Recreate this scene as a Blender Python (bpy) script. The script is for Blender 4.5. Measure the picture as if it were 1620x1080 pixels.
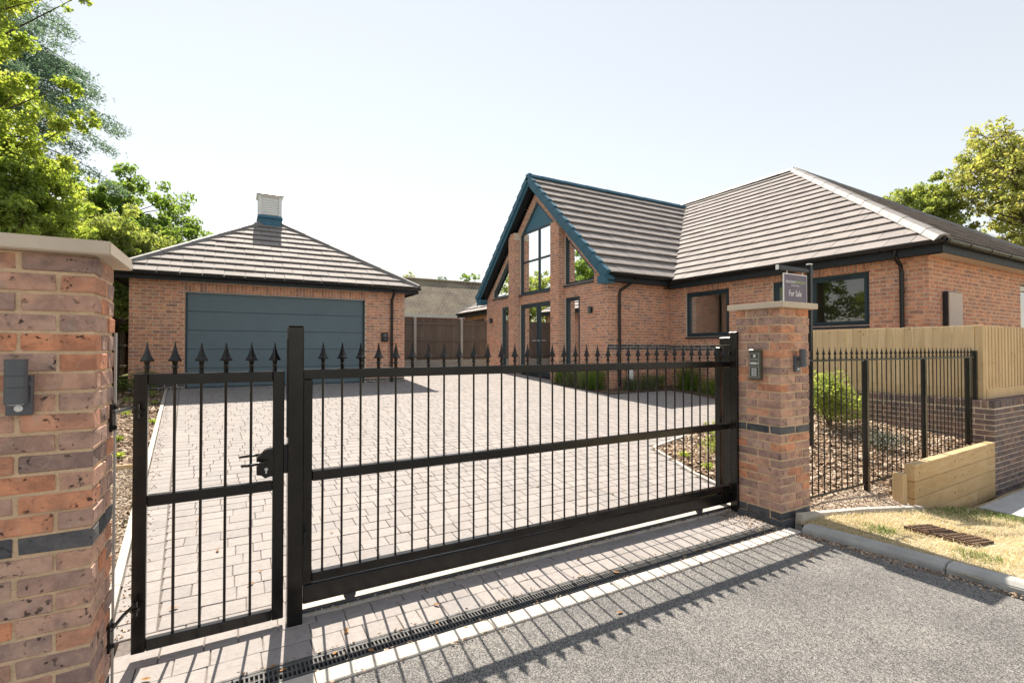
import bpy, bmesh, math, random
import numpy as np
from mathutils import Vector, Matrix

for o in list(bpy.data.objects): bpy.data.objects.remove(o, do_unlink=True)
S = bpy.context.scene
COL = S.collection
R = math.radians
random.seed(11); RNG = np.random.default_rng(7)

# ------------------------------------------------------------------ camera
CAM_H = 1.55
cd = bpy.data.cameras.new('camera'); cam = bpy.data.objects.new('camera', cd); COL.objects.link(cam)
cd.sensor_width = 36; cd.lens = 775/1620*36; cd.clip_end = 2000; cd.clip_start = .05
cam.location = (0, 0, CAM_H); cam.rotation_euler = (R(90.813), 0, R(-29.5))
S.camera = cam

# ------------------------------------------------------------------ light
SUN_EL = R(54.6); SUN_AZ = math.atan(.11)            # azimuth clockwise from +Y
sdir = Vector((math.sin(SUN_AZ)*math.cos(SUN_EL), math.cos(SUN_AZ)*math.cos(SUN_EL), math.sin(SUN_EL)))
w = bpy.data.worlds.new('World'); S.world = w; w.use_nodes = True
nt = w.node_tree; nt.nodes.clear()
sky = nt.nodes.new('ShaderNodeTexSky'); sky.sky_type = 'NISHITA'; sky.sun_disc = False
sky.sun_elevation = SUN_EL; sky.sun_rotation = SUN_AZ
sky.air_density = 1.35; sky.dust_density = .06; sky.ozone_density = .3; sky.altitude = 50
bg = nt.nodes.new('ShaderNodeBackground'); bg.inputs[1].default_value = .15
out = nt.nodes.new('ShaderNodeOutputWorld')
hs_ = nt.nodes.new('ShaderNodeHueSaturation'); hs_.inputs['Saturation'].default_value = .6
nt.links.new(sky.outputs[0], hs_.inputs['Color']); gm_ = nt.nodes.new('ShaderNodeGamma'); gm_.inputs[1].default_value = .53; nt.links.new(hs_.outputs[0], gm_.inputs[0]); nt.links.new(gm_.outputs[0], bg.inputs[0]); nt.links.new(bg.outputs[0], out.inputs[0])
sl = bpy.data.lights.new('sun', 'SUN'); sl.energy = 3.9; sl.angle = R(.53); sl.color = (1, .94, .84)
so = bpy.data.objects.new('sun', sl); COL.objects.link(so); so.location = (0, 20, 30)
so.rotation_euler = (-sdir).to_track_quat('-Z', 'Y').to_euler()
S.view_settings.view_transform = 'Standard'; S.view_settings.look = 'None'
S.view_settings.exposure = 1.4; S.view_settings.gamma = 1
S.view_settings.use_white_balance = True; S.view_settings.white_balance_temperature = 6700; S.view_settings.white_balance_tint = 10
S.render.engine = 'CYCLES'
S.cycles.max_bounces = 6; S.cycles.transparent_max_bounces = 12

# ------------------------------------------------------------------ materials
MATS = {}
class N:
    """small node helper"""
    def __init__(s, name):
        s.m = bpy.data.materials.new(name); s.m.use_nodes = True
        s.t = s.m.node_tree; s.t.nodes.clear(); s.out = s.t.nodes.new('ShaderNodeOutputMaterial')
        MATS[name] = s.m
    def n(s, typ, **kw):
        x = s.t.nodes.new('ShaderNode'+typ)
        for k, v in kw.items():
            if k.startswith('i_'):
                k = k[2:]; k = int(k) if k.isdigit() else k.replace('_', ' ')
                s.put(x.inputs[k], v)
            else: setattr(x, k, v)
        return x
    def put(s, inp, v):
        if isinstance(v, bpy.types.NodeSocket): s.t.links.new(v, inp)
        elif isinstance(v, bpy.types.Node): s.t.links.new(v.outputs[0], inp)
        else:
            if isinstance(v, (tuple, list)) and len(v) == 3 and inp.type == 'RGBA': v = (*v, 1)
            inp.default_value = v
    def coord(s, scale=(1, 1, 1), kind='Object', loc=None):
        tc = s.n('TexCoord'); mp = s.n('Mapping'); s.t.links.new(tc.outputs[kind], mp.inputs[0])
        mp.inputs['Scale'].default_value = scale
        if loc is not None: s.put(mp.inputs['Location'], loc)
        return mp.outputs[0]
    def pos(s, scale=(1, 1, 1)):
        g = s.n('NewGeometry'); mp = s.n('Mapping'); s.t.links.new(g.outputs['Position'], mp.inputs[0])
        mp.inputs['Scale'].default_value = scale; return mp.outputs[0]
    def noise(s, vec, scale, detail=3, rough=.5, dist=0):
        return s.n('TexNoise', i_Vector=vec, i_Scale=scale, i_Detail=detail, i_Roughness=rough, i_Distortion=dist).outputs[0]
    def vor(s, vec, scale, feat='F1', o='Distance'):
        return s.n('TexVoronoi', feature=feat, i_Vector=vec, i_Scale=scale).outputs[o]
    def ramp(s, fac, stops, interp='LINEAR'):
        r = s.n('ValToRGB'); r.color_ramp.interpolation = interp
        e = r.color_ramp.elements
        while len(e) < len(stops): e.new(.5)
        for el, (p, c) in zip(e, stops):
            el.position = p; el.color = (*c, 1) if len(c) == 3 else c
        s.put(r.inputs[0], fac); return r.outputs[0]
    def g(s, fac, a, b):       # grey ramp a..b
        return s.n('MapRange', i_0=fac, i_1=a, i_2=b).outputs[0]
    def mix(s, fac, a, b, mode='MIX'):
        x = s.n('MixRGB', blend_type=mode); s.put(x.inputs[0], fac); s.put(x.inputs[1], a); s.put(x.inputs[2], b); return x.outputs[0]
    def math(s, op, a, b=0.0):
        x = s.n('Math', operation=op); s.put(x.inputs[0], a); s.put(x.inputs[1], b); return x.outputs[0]
    def rnd(s):
        oi = s.n('ObjectInfo'); ge = s.n('NewGeometry')
        return s.math('FRACT', s.math('ADD', oi.outputs['Random'], ge.outputs['Random Per Island']))
    def bump(s, h, dist=.01, strength=1.0):
        return s.n('Bump', i_Height=h, i_Distance=dist, i_Strength=strength).outputs[0]
    def done(s, col, rough=.8, normal=None, metal=0.0, spec=.4, **kw):
        b = s.n('BsdfPrincipled'); s.put(b.inputs['Base Color'], col); s.put(b.inputs['Roughness'], rough)
        b.inputs['Metallic'].default_value = metal; b.inputs['Specular IOR Level'].default_value = spec
        for k, v in kw.items(): s.put(b.inputs[k.replace('_', ' ')], v)
        if normal is not None: s.put(b.inputs['Normal'], normal)
        s.t.links.new(b.outputs[0], s.out.inputs[0]); return s.m

def plain(name, col, rough=.6, var=.12, scale=6, bump=.0, spec=.4, bscale=60):
    k = N(name); p = k.pos()
    f = k.noise(p, scale, 4, .6)
    c = k.mix(k.g(f, .3, .7), tuple(x*(1-var) for x in col), tuple(min(1, x*(1+var)) for x in col))
    nm = k.bump(k.noise(p, bscale, 3), bump) if bump else None
    rr = k.n('MapRange', i_0=k.noise(p, scale*3, 3), i_1=.3, i_2=.7, i_3=max(.02, rough-.07), i_4=min(1, rough+.07)).outputs[0]
    return k.done(c, rr, nm, spec=spec)

def brick(name, stops, smear=(.5, .4, .33), pit=.5, fine=1.0, smf=.5):
    k = N(name); p = k.pos(); r = k.rnd()
    base = k.ramp(r, stops)
    pv = k.n('VectorMath', operation='ADD'); k.put(pv.inputs[0], p)
    cv = k.n('CombineXYZ', i_0=k.math('MULTIPLY', r, 37.0), i_1=k.math('MULTIPLY', r, 91.0)); k.put(pv.inputs[1], cv)
    p2 = pv.outputs[0]
    f1 = k.noise(p2, 9*fine, 4, .65, .4)
    c = k.mix(k.g(f1, .38, .62), k.mix(1, base, (.7, .7, .75), 'MULTIPLY'), k.mix(1, base, (1.2, 1.15, 1.12), 'MULTIPLY'))
    f2 = k.noise(p2, 22*fine, 3, .6, .8)
    c = k.mix(k.math('MULTIPLY', k.g(f2, .56, .74), smf), c, smear)
    f3 = k.noise(p2, 48*fine, 2, .5)
    f4 = k.noise(p2, 11*fine, 2, .5)
    pits = k.math('MULTIPLY', k.g(f3, .60, .67), k.g(f4, .46, .6))
    c = k.mix(k.math('MULTIPLY', pits, pit), c, (.025, .022, .022))
    h = k.math('SUBTRACT', k.noise(p2, 70*fine, 4, .7), k.math('MULTIPLY', pits, .8))
    return k.done(c, .88, k.bump(h, .006, .8), spec=.25)

brick('brick_pier', [(0, (.29, .20, .17)), (.15, (.48, .305, .235)), (.3, (.36, .245, .205)), (.48, (.56, .325, .23)), (.62, (.47, .32, .255)), (.75, (.60, .30, .185)), (.9, (.64, .275, .15)), (1, (.52, .35, .27))], smear=(.52, .42, .34), pit=.85, smf=.4)
brick('brick_house', [(0, (.40, .23, .175)), (.22, (.55, .275, .18)), (.5, (.62, .305, .19)), (.72, (.56, .32, .225)), (.88, (.65, .34, .20)), (1, (.45, .275, .215))], pit=.35, smf=.3)
brick('brick_blue', [(0, (.075, .08, .085)), (.5, (.11, .113, .118)), (1, (.15, .145, .143))], smear=(.13, .13, .135), pit=.5)
brick('brick_dark', [(0, (.14, .115, .112)), (.35, (.20, .155, .143)), (.6, (.25, .165, .14)), (.8, (.165, .148, .148)), (1, (.3, .2, .165))], smear=(.2, .17, .15), pit=.4)
plain('mortar', (.66, .475, .31), .95, .16, 14, .007, .1, 110)
plain('mortar_house', (.68, .57, .46), .95, .12, 20, .003, .1, 150)
plain('cap_stone', (.60, .50, .39), .85, .06, 5, .0015, .2, 220)
plain('concrete', (.46, .42, .37), .9, .14, 7, .002, .2, 200)
plain('kerb_concrete', (.37, .36, .34), .9, .16, 7, .002, .2, 200)
plain('slab', (.40, .41, .42), .9, .1, 5, .001, .2)
plain('anthracite', (.022, .042, .055), .42, .06, 4)
plain('panel_shade_blue', (.03, .13, .19), .45, .05, 4)  # spandrel base colour includes the blue tint of shade
plain('verge_shade_blue', (.03, .115, .17), .55, .08, 6)  # anthracite verge with the blue cast of shade mixed into its colour
plain('gutter_black', (.012, .012, .013), .3, .1, 6)
plain('soffit', (.012, .016, .019), .6, .05, 4)
plain('white_paint', (.78, .78, .77), .5, .03, 6)
plain('plaster', (.82, .80, .75), .9, .03, 3)
plain('interior_wall', (.55, .47, .38), .9, .1, 1.5)
plain('interior_floor', (.16, .11, .075), .5, .2, 2)
plain('garage_door', (.105, .155, .185), .5, .05, 3)
plain('lead_shade_blue', (.04, .14, .22), .5, .15, 8)  # dark cupola base, shade's blue tint put into the colour
plain('beige_box', (.55, .45, .38), .6, .05, 4)
plain('dark_box', (.02, .022, .026), .5, .1, 4)
plain('steel', (.55, .55, .54), .35, .1, 20)
plain('lamp_grey', (.10, .105, .115), .45, .06, 20)
plain('lens_white', (.75, .75, .73), .3, .02, 20)
plain('sign_purple', (.155, .13, .175), .5, .05, 5)
plain('sign_white', (.8, .8, .78), .5, .02, 5)
plain('sign_green', (.42, .55, .18), .5, .02, 5)
plain('intercom_face', (.085, .08, .055), .35, .15, 30)
plain('bark', (.09, .07, .052), .95, .35, 8, .02, .1, 14)
plain('soil', (.075, .055, .042), .95, .35, 9, .02, .1, 25)
plain('leaf_litter', (.30, .15, .055), .8, .35, 30)
plain('rust', (.14, .09, .06), .85, .4, 18, .003, .2)
plain('track_steel', (.055, .055, .058), .45, .3, 12)
plain('rock', (.085, .082, .08), .95, .35, 6, .03, .2, 14)
plain('fascia_white', (.62, .62, .6), .6, .05, 4)
plain('grate_black', (.085, .082, .08), .6, .3, 14, .002, .3)

k = N('gate_black'); p = k.pos()
k.done(k.mix(k.g(k.noise(p, 5, 4, .6), .45, .75), (.006, .0055, .005), (.014, .011, .009)), k.n('MapRange', i_0=k.noise(p, 9, 4), i_1=.3, i_2=.7, i_3=.18, i_4=.30).outputs[0], spec=.42)

k = N('tarmac'); p = k.pos()
v1 = k.n('TexVoronoi', i_Vector=p, i_Scale=135.0, i_Randomness=1.0)
sp = k.ramp(v1.outputs['Color'], [(0, (.06, .057, .055)), (.3, (.135, .128, .122)), (.55, (.205, .194, .184)), (.8, (.275, .26, .245)), (1, (.36, .34, .32))])
dk = k.math('MULTIPLY', k.g(v1.outputs['Distance'], .55, .85), .8)
c = k.mix(dk, sp, (.03, .029, .03))
big = k.noise(k.pos(), 1.3, 5, .6)
c = k.mix(1, c, k.ramp(big, [(.28, (.74, .74, .76)), (.5, (1, 1, 1)), (.74, (1.22, 1.19, 1.15))]), 'MULTIPLY')
c = k.mix(k.math('MULTIPLY', k.g(k.noise(k.pos((1.6, .5, 1)), 1.7, 4, .7, .6), .58, .75), .35), c, (.05, .048, .048))
k.done(c, .85, k.bump(k.math('SUBTRACT', k.noise(p, 60, 3), v1.outputs['Distance']), .008, .9), spec=.35)

k = N('paver'); p = k.pos(); r = k.rnd()
c = k.ramp(r, [(0, (.275, .252, .24)), (.25, (.318, .289, .273)), (.5, (.297, .272, .26)), (.75, (.332, .298, .28)), (1, (.275, .255, .246))])
c = k.mix(k.g(k.noise(p, 28, 4, .7), .3, .7), k.mix(1, c, (.86, .86, .87), 'MULTIPLY'), k.mix(1, c, (1.1, 1.09, 1.08), 'MULTIPLY'))
c = k.mix(k.math('MULTIPLY', k.g(k.noise(p, 1.4, 6, .72, .5), .5, .75), .4), c, (.2, .18, .165))
c = k.mix(k.math('MULTIPLY', k.g(k.noise(k.pos((1.5, .25, 1)), 2.3, 4, .6), .58, .75), .3), c, (.17, .155, .145))
c = k.mix(k.g(k.noise(p, 160, 2), .66, .72), c, (.2, .185, .175))
k.done(c, .92, k.bump(k.noise(p, 55, 4, .65), .006, .7), spec=.2)
plain('joint_sand', (.15, .13, .118), .95, .3, 25, .003, .1)

k = N('roof_tile'); p = k.pos(); r = k.rnd()
c = k.ramp(r, [(0, (.25, .226, .215)), (.5, (.275, .248, .235)), (1, (.30, .27, .255))])
c = k.mix(k.g(k.noise(p, 3, 5, .65), .3, .75), k.mix(1, c, (.86, .86, .87), 'MULTIPLY'), k.mix(1, c, (1.1, 1.08, 1.06), 'MULTIPLY'))
k.done(c, .78, k.bump(k.noise(p, 90, 3), .002, .5), spec=.2)
k = N('ridge_tile'); p = k.pos(); r = k.rnd()
c = k.ramp(r, [(0, (.175, .16, .15)), (1, (.21, .192, .18))])
k.done(k.mix(k.g(k.noise(p, 9, 4), .3, .7), c, k.mix(1, c, (.85, .85, .85), 'MULTIPLY')), .55, k.bump(k.noise(p, 90, 3), .002, .5), spec=.5)

k = N('old_roof'); p = k.pos((1, 1, 1))
bt = k.n('TexBrick', i_Vector=k.coord((1, 1, 1), 'Object'), i_Color1=(.17, .125, .1), i_Color2=(.26, .2, .15), i_Mortar=(.07, .055, .05), i_Scale=1.0, i_Mortar_Size=.02, i_Brick_Width=.2, i_Row_Height=.12)
c = k.mix(k.g(k.noise(p, 1.2, 5, .7), .35, .7), bt.outputs[0], (.27, .235, .16))
k.done(c, .9, k.bump(bt.outputs[1], .01, -.6))

def wood(name, a, b, scale=(14, 14, 1.2), rough=.75, knots=True):
    k = N(name); r = k.rnd()
    off = k.n('CombineXYZ', i_0=k.math('MULTIPLY', r, 31.0), i_1=k.math('MULTIPLY', r, 17.0), i_2=k.math('MULTIPLY', r, 9.0)).outputs[0]
    g = k.n('NewGeometry'); ad = k.n('VectorMath', operation='ADD'); k.put(ad.inputs[0], g.outputs['Position']); k.put(ad.inputs[1], off)
    mp = k.n('Mapping', i_0=ad.outputs[0]); mp.inputs['Scale'].default_value = scale
    f = k.noise(mp.outputs[0], 2.2, 5, .6, .6)
    c = k.mix(k.g(f, .3, .7), a, b)
    c = k.mix(k.math('MULTIPLY', r, .5), c, tuple(x*.72 for x in b))
    if knots:
        v = k.vor(ad.outputs[0], 6.5); c = k.mix(k.math('MULTIPLY', k.n('MapRange', i_0=v, i_1=.03, i_2=.15, i_3=1.0, i_4=.0).outputs[0], .75), c, (.2, .1, .035)); c = k.mix(k.math('MULTIPLY', k.g(k.noise(g.outputs['Position'], 3.2, 5, .7), .52, .75), .45), c, tuple(x*.62 for x in b))
    return k.done(c, rough, k.bump(f, .003, .6), spec=.25)
wood('timber_new', (.74, .58, .37), (.63, .46, .26))
wood('timber_sleeper', (.62, .46, .27), (.5, .33, .155), scale=(1.2, 14, 14))
wood('timber_post', (.70, .53, .33), (.58, .41, .22))
wood('fence_old', (.21, .165, .135), (.13, .1, .085), knots=False)
wood('fence_brown', (.22, .125, .06), (.13, .075, .04), knots=False)
plain('post_concrete', (.40, .37, .34), .9, .1, 6)

k = N('mulch'); p = k.pos()
v1 = k.n('TexVoronoi', i_Vector=p, i_Scale=34.0)
c = k.ramp(v1.outputs['Color'], [(0, (.06, .04, .028)), (.5, (.17, .115, .08)), (.8, (.3, .22, .16)), (1, (.42, .33, .26))])
k.done(c, .95, k.bump(v1.outputs['Distance'], .03, 1.0), spec=.1)
k = N('chip'); r = k.rnd()
k.done(k.ramp(r, [(0, (.12, .08, .055)), (.35, (.27, .18, .12)), (.65, (.42, .31, .22)), (1, (.6, .5, .4))]), .9, spec=.15)
k = N('gravel_stone'); r = k.rnd()
k.done(k.ramp(r, [(0, (.16, .12, .09)), (.35, (.36, .27, .2)), (.65, (.5, .39, .29)), (1, (.62, .53, .43))]), .85, spec=.2)
k = N('gravel'); p = k.pos(); v1 = k.n('TexVoronoi', i_Vector=p, i_Scale=60.0)
k.done(k.ramp(v1.outputs['Color'], [(0, (.12, .09, .07)), (.5, (.34, .26, .19)), (1, (.55, .46, .36))]), .95, k.bump(v1.outputs['Distance'], .02, 1), spec=.15)
k = N('dry_grass'); p = k.pos()
f = k.noise(p, 2.6, 5, .65)
c = k.ramp(f, [(.3, (.50, .40, .25)), (.6, (.62, .52, .35)), (.74, (.45, .41, .22)), (.88, (.25, .28, .1))])
c = k.mix(k.g(k.noise(p, 70, 4, .7), .3, .7), k.mix(1, c, (.72, .7, .66), 'MULTIPLY'), c)
k.done(c, .95, k.bump(k.noise(p, 90, 4, .7), .02, 1), spec=.1)
k = N('grass_land'); p = k.pos()
k.done(k.ramp(k.noise(p, 1.1, 6, .7), [(.3, (.06, .08, .025)), (.7, (.17, .15, .06))]), .95, k.bump(k.noise(p, 40, 4), .02, 1), spec=.1)

def leafmat(name, stops, trans=.45, rough=.5):
    k = N(name); r = k.rnd(); p = k.pos()
    c = k.ramp(k.math('ADD', k.math('MULTIPLY', r, .65), k.math('MULTIPLY', k.g(k.noise(p, 1.1, 3), .3, .7), .35)), stops)
    b = k.n('BsdfPrincipled', i_Base_Color=c, i_Roughness=rough); b.inputs['Specular IOR Level'].default_value = .35
    t = k.n('BsdfTranslucent', i_Color=k.mix(1, c, (1.35, 1.3, .6), 'MULTIPLY'))
    m = k.n('MixShader', i_0=trans); k.t.links.new(b.outputs[0], m.inputs[1]); k.t.links.new(t.outputs[0], m.inputs[2])
    k.t.links.new(m.outputs[0], k.out.inputs[0])
leafmat('leaf_lime', [(0, (.15, .23, .06)), (.4, (.26, .35, .09)), (.7, (.37, .44, .13)), (1, (.5, .53, .2))], .66)
leafmat('leaf_green', [(0, (.11, .19, .06)), (.5, (.19, .29, .085)), (1, (.29, .37, .11))], .64)
leafmat('leaf_mid', [(0, (.16, .22, .08)), (.5, (.28, .34, .13)), (1, (.42, .45, .2))], .64)
leafmat('leaf_olive', [(0, (.2, .25, .09)), (.5, (.33, .36, .15)), (.8, (.45, .42, .2)), (1, (.52, .43, .25))], .66)
leafmat('needle_blue', [(0, (.07, .14, .15)), (.5, (.12, .2, .205)), (1, (.19, .27, .26))], .5)
leafmat('leaf_silver', [(0, (.03, .035, .03)), (.5, (.09, .1, .09)), (1, (.26, .27, .24))], .2)
leafmat('blade', [(0, (.05, .1, .02)), (.5, (.11, .19, .03)), (1, (.2, .28, .06))], .4)
leafmat('blade_grey', [(0, (.08, .11, .06)), (.5, (.15, .18, .1)), (1, (.25, .26, .16))], .4)
leafmat('straw', [(0, (.44, .35, .2)), (.4, (.58, .48, .31)), (.8, (.68, .58, .4)), (.94, (.45, .42, .2)), (1, (.22, .28, .08))], .3)

k = N('glass')
tr = k.n('BsdfTransparent', i_Color=(.82, .88, .87)); gl = k.n('BsdfGlossy', i_Color=(1, 1, 1), i_Roughness=.0)
fr = k.n('Fresnel', i_IOR=1.52); ff = k.math('MINIMUM', k.math('ADD', k.math('MULTIPLY', fr, 1.7), .03), 1.0)
ms = k.n('MixShader', i_0=ff); k.t.links.new(tr.outputs[0], ms.inputs[1]); k.t.links.new(gl.outputs[0], ms.inputs[2]); k.t.links.new(ms.outputs[0], k.out.inputs[0])

# ------------------------------------------------------------------ mesh helpers
BASE = {}
def reg(o, loc): BASE[o.name] = Vector(loc); return o
def base(o): return BASE.get(o.name, Vector((0, 0, 0))) if o else Vector((0, 0, 0))
def tag(o, label=None, cat=None, group=None, kind=None):
    if label: o['label'] = label
    if cat: o['category'] = cat
    if group: o['group'] = group
    if kind: o['kind'] = kind
    return o
def thing(name, loc, label, cat, group=None):
    o = bpy.data.objects.new(name, None); COL.objects.link(o); o.location = loc; o.empty_display_size = .2
    tag(o, label, cat, group); return reg(o, loc)
def link(name, me, parent=None, loc=(0, 0, 0), rot=None):
    o = bpy.data.objects.new(name, me); COL.objects.link(o)
    b = base(parent); o.location = Vector(loc) - b
    if rot is not None: o.rotation_euler = rot
    if parent: o.parent = parent
    return o
class MB:
    def __init__(s): s.v = []; s.f = []
    def add(s, vs, fs):
        n = len(s.v); s.v += [tuple(x) for x in vs]; s.f += [tuple(i+n for i in f) for f in fs]; return s
    def box(s, x0, x1, y0, y1, z0, z1):
        x0, x1 = min(x0, x1), max(x0, x1); y0, y1 = min(y0, y1), max(y0, y1); z0, z1 = min(z0, z1), max(z0, z1)
        return s.add([(x0, y0, z0), (x1, y0, z0), (x1, y1, z0), (x0, y1, z0), (x0, y0, z1), (x1, y0, z1), (x1, y1, z1), (x0, y1, z1)],
                     [(0, 3, 2, 1), (4, 5, 6, 7), (0, 1, 5, 4), (1, 2, 6, 5), (2, 3, 7, 6), (3, 0, 4, 7)])
    def cbox(s, x0, x1, y0, y1, z0, z1, c):
        """box with chamfered edges"""
        bm = bmesh.new(); bmesh.ops.create_cube(bm, size=1)
        for v in bm.verts:
            v.co = ((x0+x1)/2+v.co.x*(x1-x0), (y0+y1)/2+v.co.y*(y1-y0), (z0+z1)/2+v.co.z*(z1-z0))
        bmesh.ops.bevel(bm, geom=bm.edges[:], offset=c, segments=1, affect='EDGES')
        return s.bm(bm)
    def bm(s, bm):
        bm.verts.index_update(); s.add([v.co[:] for v in bm.verts], [[v.index for v in f.verts] for f in bm.faces]); bm.free(); return s
    def bar(s, p0, p1, wd, ht, up=(0, 0, 1)):
        p0 = Vector(p0); p1 = Vector(p1); d = (p1-p0).normalized(); u = Vector(up)
        if abs(d.dot(u)) > .99: u = Vector((0, 1, 0))
        r = d.cross(u).normalized(); u = r.cross(d).normalized()
        vs = [p+r*a*wd/2+u*b*ht/2 for p in (p0, p1) for a, b in ((-1, -1), (1, -1), (1, 1), (-1, 1))]
        return s.add(vs, [(0, 3, 2, 1), (4, 5, 6, 7), (0, 1, 5, 4), (1, 2, 6, 5), (2, 3, 7, 6), (3, 0, 4, 7)])
    def tube(s, pts, rad, seg=8, cap=True):
        pts = [Vector(p) for p in pts]; rad = rad if isinstance(rad, (list, tuple)) else [rad]*len(pts)
        n0 = len(s.v); fs = []; vs = []
        for i, p in enumerate(pts):
            d = (pts[min(i+1, len(pts)-1)]-pts[max(i-1, 0)]).normalized()
            u = Vector((0, 0, 1)) if abs(d.z) < .9 else Vector((0, 1, 0))
            a = d.cross(u).normalized(); b = a.cross(d)
            for j in range(seg):
                t = 2*math.pi*j/seg; vs.append(p+(a*math.cos(t)+b*math.sin(t))*rad[i])
        for i in range(len(pts)-1):
            for j in range(seg):
                fs.append((i*seg+j, i*seg+(j+1) % seg, (i+1)*seg+(j+1) % seg, (i+1)*seg+j))
        if cap: fs.append(tuple(range(seg-1, -1, -1))); fs.append(tuple((len(pts)-1)*seg+j for j in range(seg)))
        return s.add(vs, fs)
    def lathe(s, prof, c=(0, 0, 0), seg=16, rot=0, sx=1, sy=1):
        """profile [(z, r)] around vertical axis at c"""
        vs = []; fs = []
        for z, r in prof:
            for j in range(seg):
                t = rot+2*math.pi*j/seg; vs.append((c[0]+math.cos(t)*r*sx, c[1]+math.sin(t)*r*sy, c[2]+z))
        for i in range(len(prof)-1):
            for j in range(seg):
                fs.append((i*seg+j, i*seg+(j+1) % seg, (i+1)*seg+(j+1) % seg, (i+1)*seg+j))
        fs.append(tuple(range(seg-1, -1, -1))); fs.append(tuple((len(prof)-1)*seg+j for j in range(seg)))
        return s.add(vs, fs)
    def prism(s, poly, off):
        """polygon of 3d points extruded by vector off"""
        n = len(poly); off = Vector(off); vs = [Vector(p) for p in poly]+[Vector(p)+off for p in poly]
        return s.add(vs, [tuple(range(n-1, -1, -1)), tuple(range(n, 2*n))]+[(i, (i+1) % n, n+(i+1) % n, n+i) for i in range(n)])
    def ring(s, outer, inner, off):
        n = len(outer); off = Vector(off)
        vs = [Vector(p) for p in outer]+[Vector(p) for p in inner]+[Vector(p)+off for p in outer]+[Vector(p)+off for p in inner]
        fs = []
        for i in range(n):
            j = (i+1) % n
            fs += [(i, j, n+j, n+i), (2*n+j, 2*n+i, 3*n+i, 3*n+j), (j, i, 2*n+i, 2*n+j), (n+i, n+j, 3*n+j, 3*n+i)]
        return s.add(vs, fs)
    def mesh(s, name, m, off=(0, 0, 0), smooth=False, recalc=True):
        me = bpy.data.meshes.new(name); o = Vector(off)
        me.from_pydata([(x-o.x, y-o.y, z-o.z) for x, y, z in s.v], [], s.f)
        if recalc:
            bm = bmesh.new(); bm.from_mesh(me); bmesh.ops.recalc_face_normals(bm, faces=bm.faces[:]); bm.to_mesh(me); bm.free()
        me.materials.append(MATS[m])
        if smooth: me.polygons.foreach_set('use_smooth', [True]*len(me.polygons))
        me.update(); return me
    def build(s, name, m, parent=None, smooth=False, recalc=True):
        b = base(parent)
        o = bpy.data.objects.new(name, s.mesh(name, m, b, smooth, recalc)); COL.objects.link(o)
        if parent: o.parent = parent; BASE[o.name] = b.copy()
        return o
def smooth_angle(o, a=40):
    me = o.data; me.polygons.foreach_set('use_smooth', [True]*len(me.polygons))
    try: me.set_sharp_from_angle(angle=R(a))
    except Exception: pass

# ------------------------------------------------------------------ ground heights
def clamp(x, a, b): return max(a, min(b, x))
def z_drive(x, y):
    return .064*clamp(y-3.2, 0, 12.5) + .012*max(0, x-1)*clamp((y-3.2)/5, 0, 1)*clamp((14-y)/5, 0, 1)
def z_bed(x, y):
    z = -.04 + .10*clamp(y-2.85, -.4, 4) + .085*clamp(x-6.3, 0, 3.2)
    if y < 2.95 and x < 6.7:
        t = clamp((2.95-y)/.38, 0, 1); z = z*(1-t)+min(z, .075-.14*clamp(x-4.5, 0, 2.2))*t
    yt = 5.1+.3*(x-5.15); t = clamp((y-(yt-1.1))/1.0, 0, 1)
    return z*(1-t)+(z_drive(x, y)-.01)*t
def z_verge(x, y):
    return .075-.14*clamp(x-4.5, 0, 3.6)-.03*clamp((4.75-x)/.25, 0, 1)
EDGE0 = (-.56, 3.2); EDGE_K = -.0725
def x_left(y): return EDGE0[0]+EDGE_K*(y-EDGE0[1])
def x_right(y):
    if y < 3.04: return 4.13
    if y < 3.5: return 4.66
    if y < 5.1: 
        if y < 4.0: return 4.64+(y-3.5)*.2
        return 4.74+(y-4.0)*.373 - .10*max(0, (y-4.8)/.3)**2
    if y < 6.35: return 5.15+(y-5.1)/.3
    if y < 9.0: return 9.75
    if y < 11.5: return 7.75
    if y < 14.9: return 8.28
    return 8.28 if y < 16.9 else 10.3
def grid(name, xs, ys, zf, m, keep=None, kind='structure', parent=None):
    v = []; f = []; nx = len(xs)
    for y in ys:
        for x in xs: v.append((x, y, zf(x, y)))
    for j in range(len(ys)-1):
        for i in range(nx-1):
            if keep and not keep((xs[i]+xs[i+1])/2, (ys[j]+ys[j+1])/2): continue
            f.append((j*nx+i, j*nx+i+1, (j+1)*nx+i+1, (j+1)*nx+i))
    mb = MB(); mb.v = v; mb.f = f
    o = mb.build(name, m, parent, recalc=False)
    if kind: o['kind'] = kind
    return o
def lin(a, b, n): return [a+(b-a)*i/(n-1) for i in range(n)]

xs = [-600, -200, -80, -40, -25]+lin(-18, 14, 65)+[18, 25, 40, 80, 200, 600]
ys = [-600, -200, -80, -40, -20]+lin(-12, 26, 77)+[32, 50, 90, 200, 600]
def z_land(x, y):
    z = z_drive(clamp(x, -3, 9), y)-.10
    if y < 3.0: z = -.10
    if x > 4.0: 
        t = clamp((4.2-y)/1.5, 0, 1); z = z*(1-t)+t*min(z, z_verge(x, y)-.14)
        if x > 5 and y < 7: z = min(z, z_bed(x, min(y, 6.4))-.12)
    if y > 15: z += .03*clamp(y-15, 0, 8)
    return z
grid('ground', xs, ys, z_land, 'grass_land')
# road: tarmac sheet with a kerb line on its right
grid('road', [-60, -20, -8, -4, 0, 2, 3, 3.6, 4.05, 4.22], lin(-40, -4, 10)+lin(-3.4, 2.405, 18), lambda x, y: .004 + (.0 if x < 4.2 else 0), 'tarmac',
     keep=None)
road2 = grid('road', [4.22, 4.6, 5.2, 6, 8, 14, 40], lin(-40, -6.2, 10), lambda x, y: .004, 'tarmac')

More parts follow.
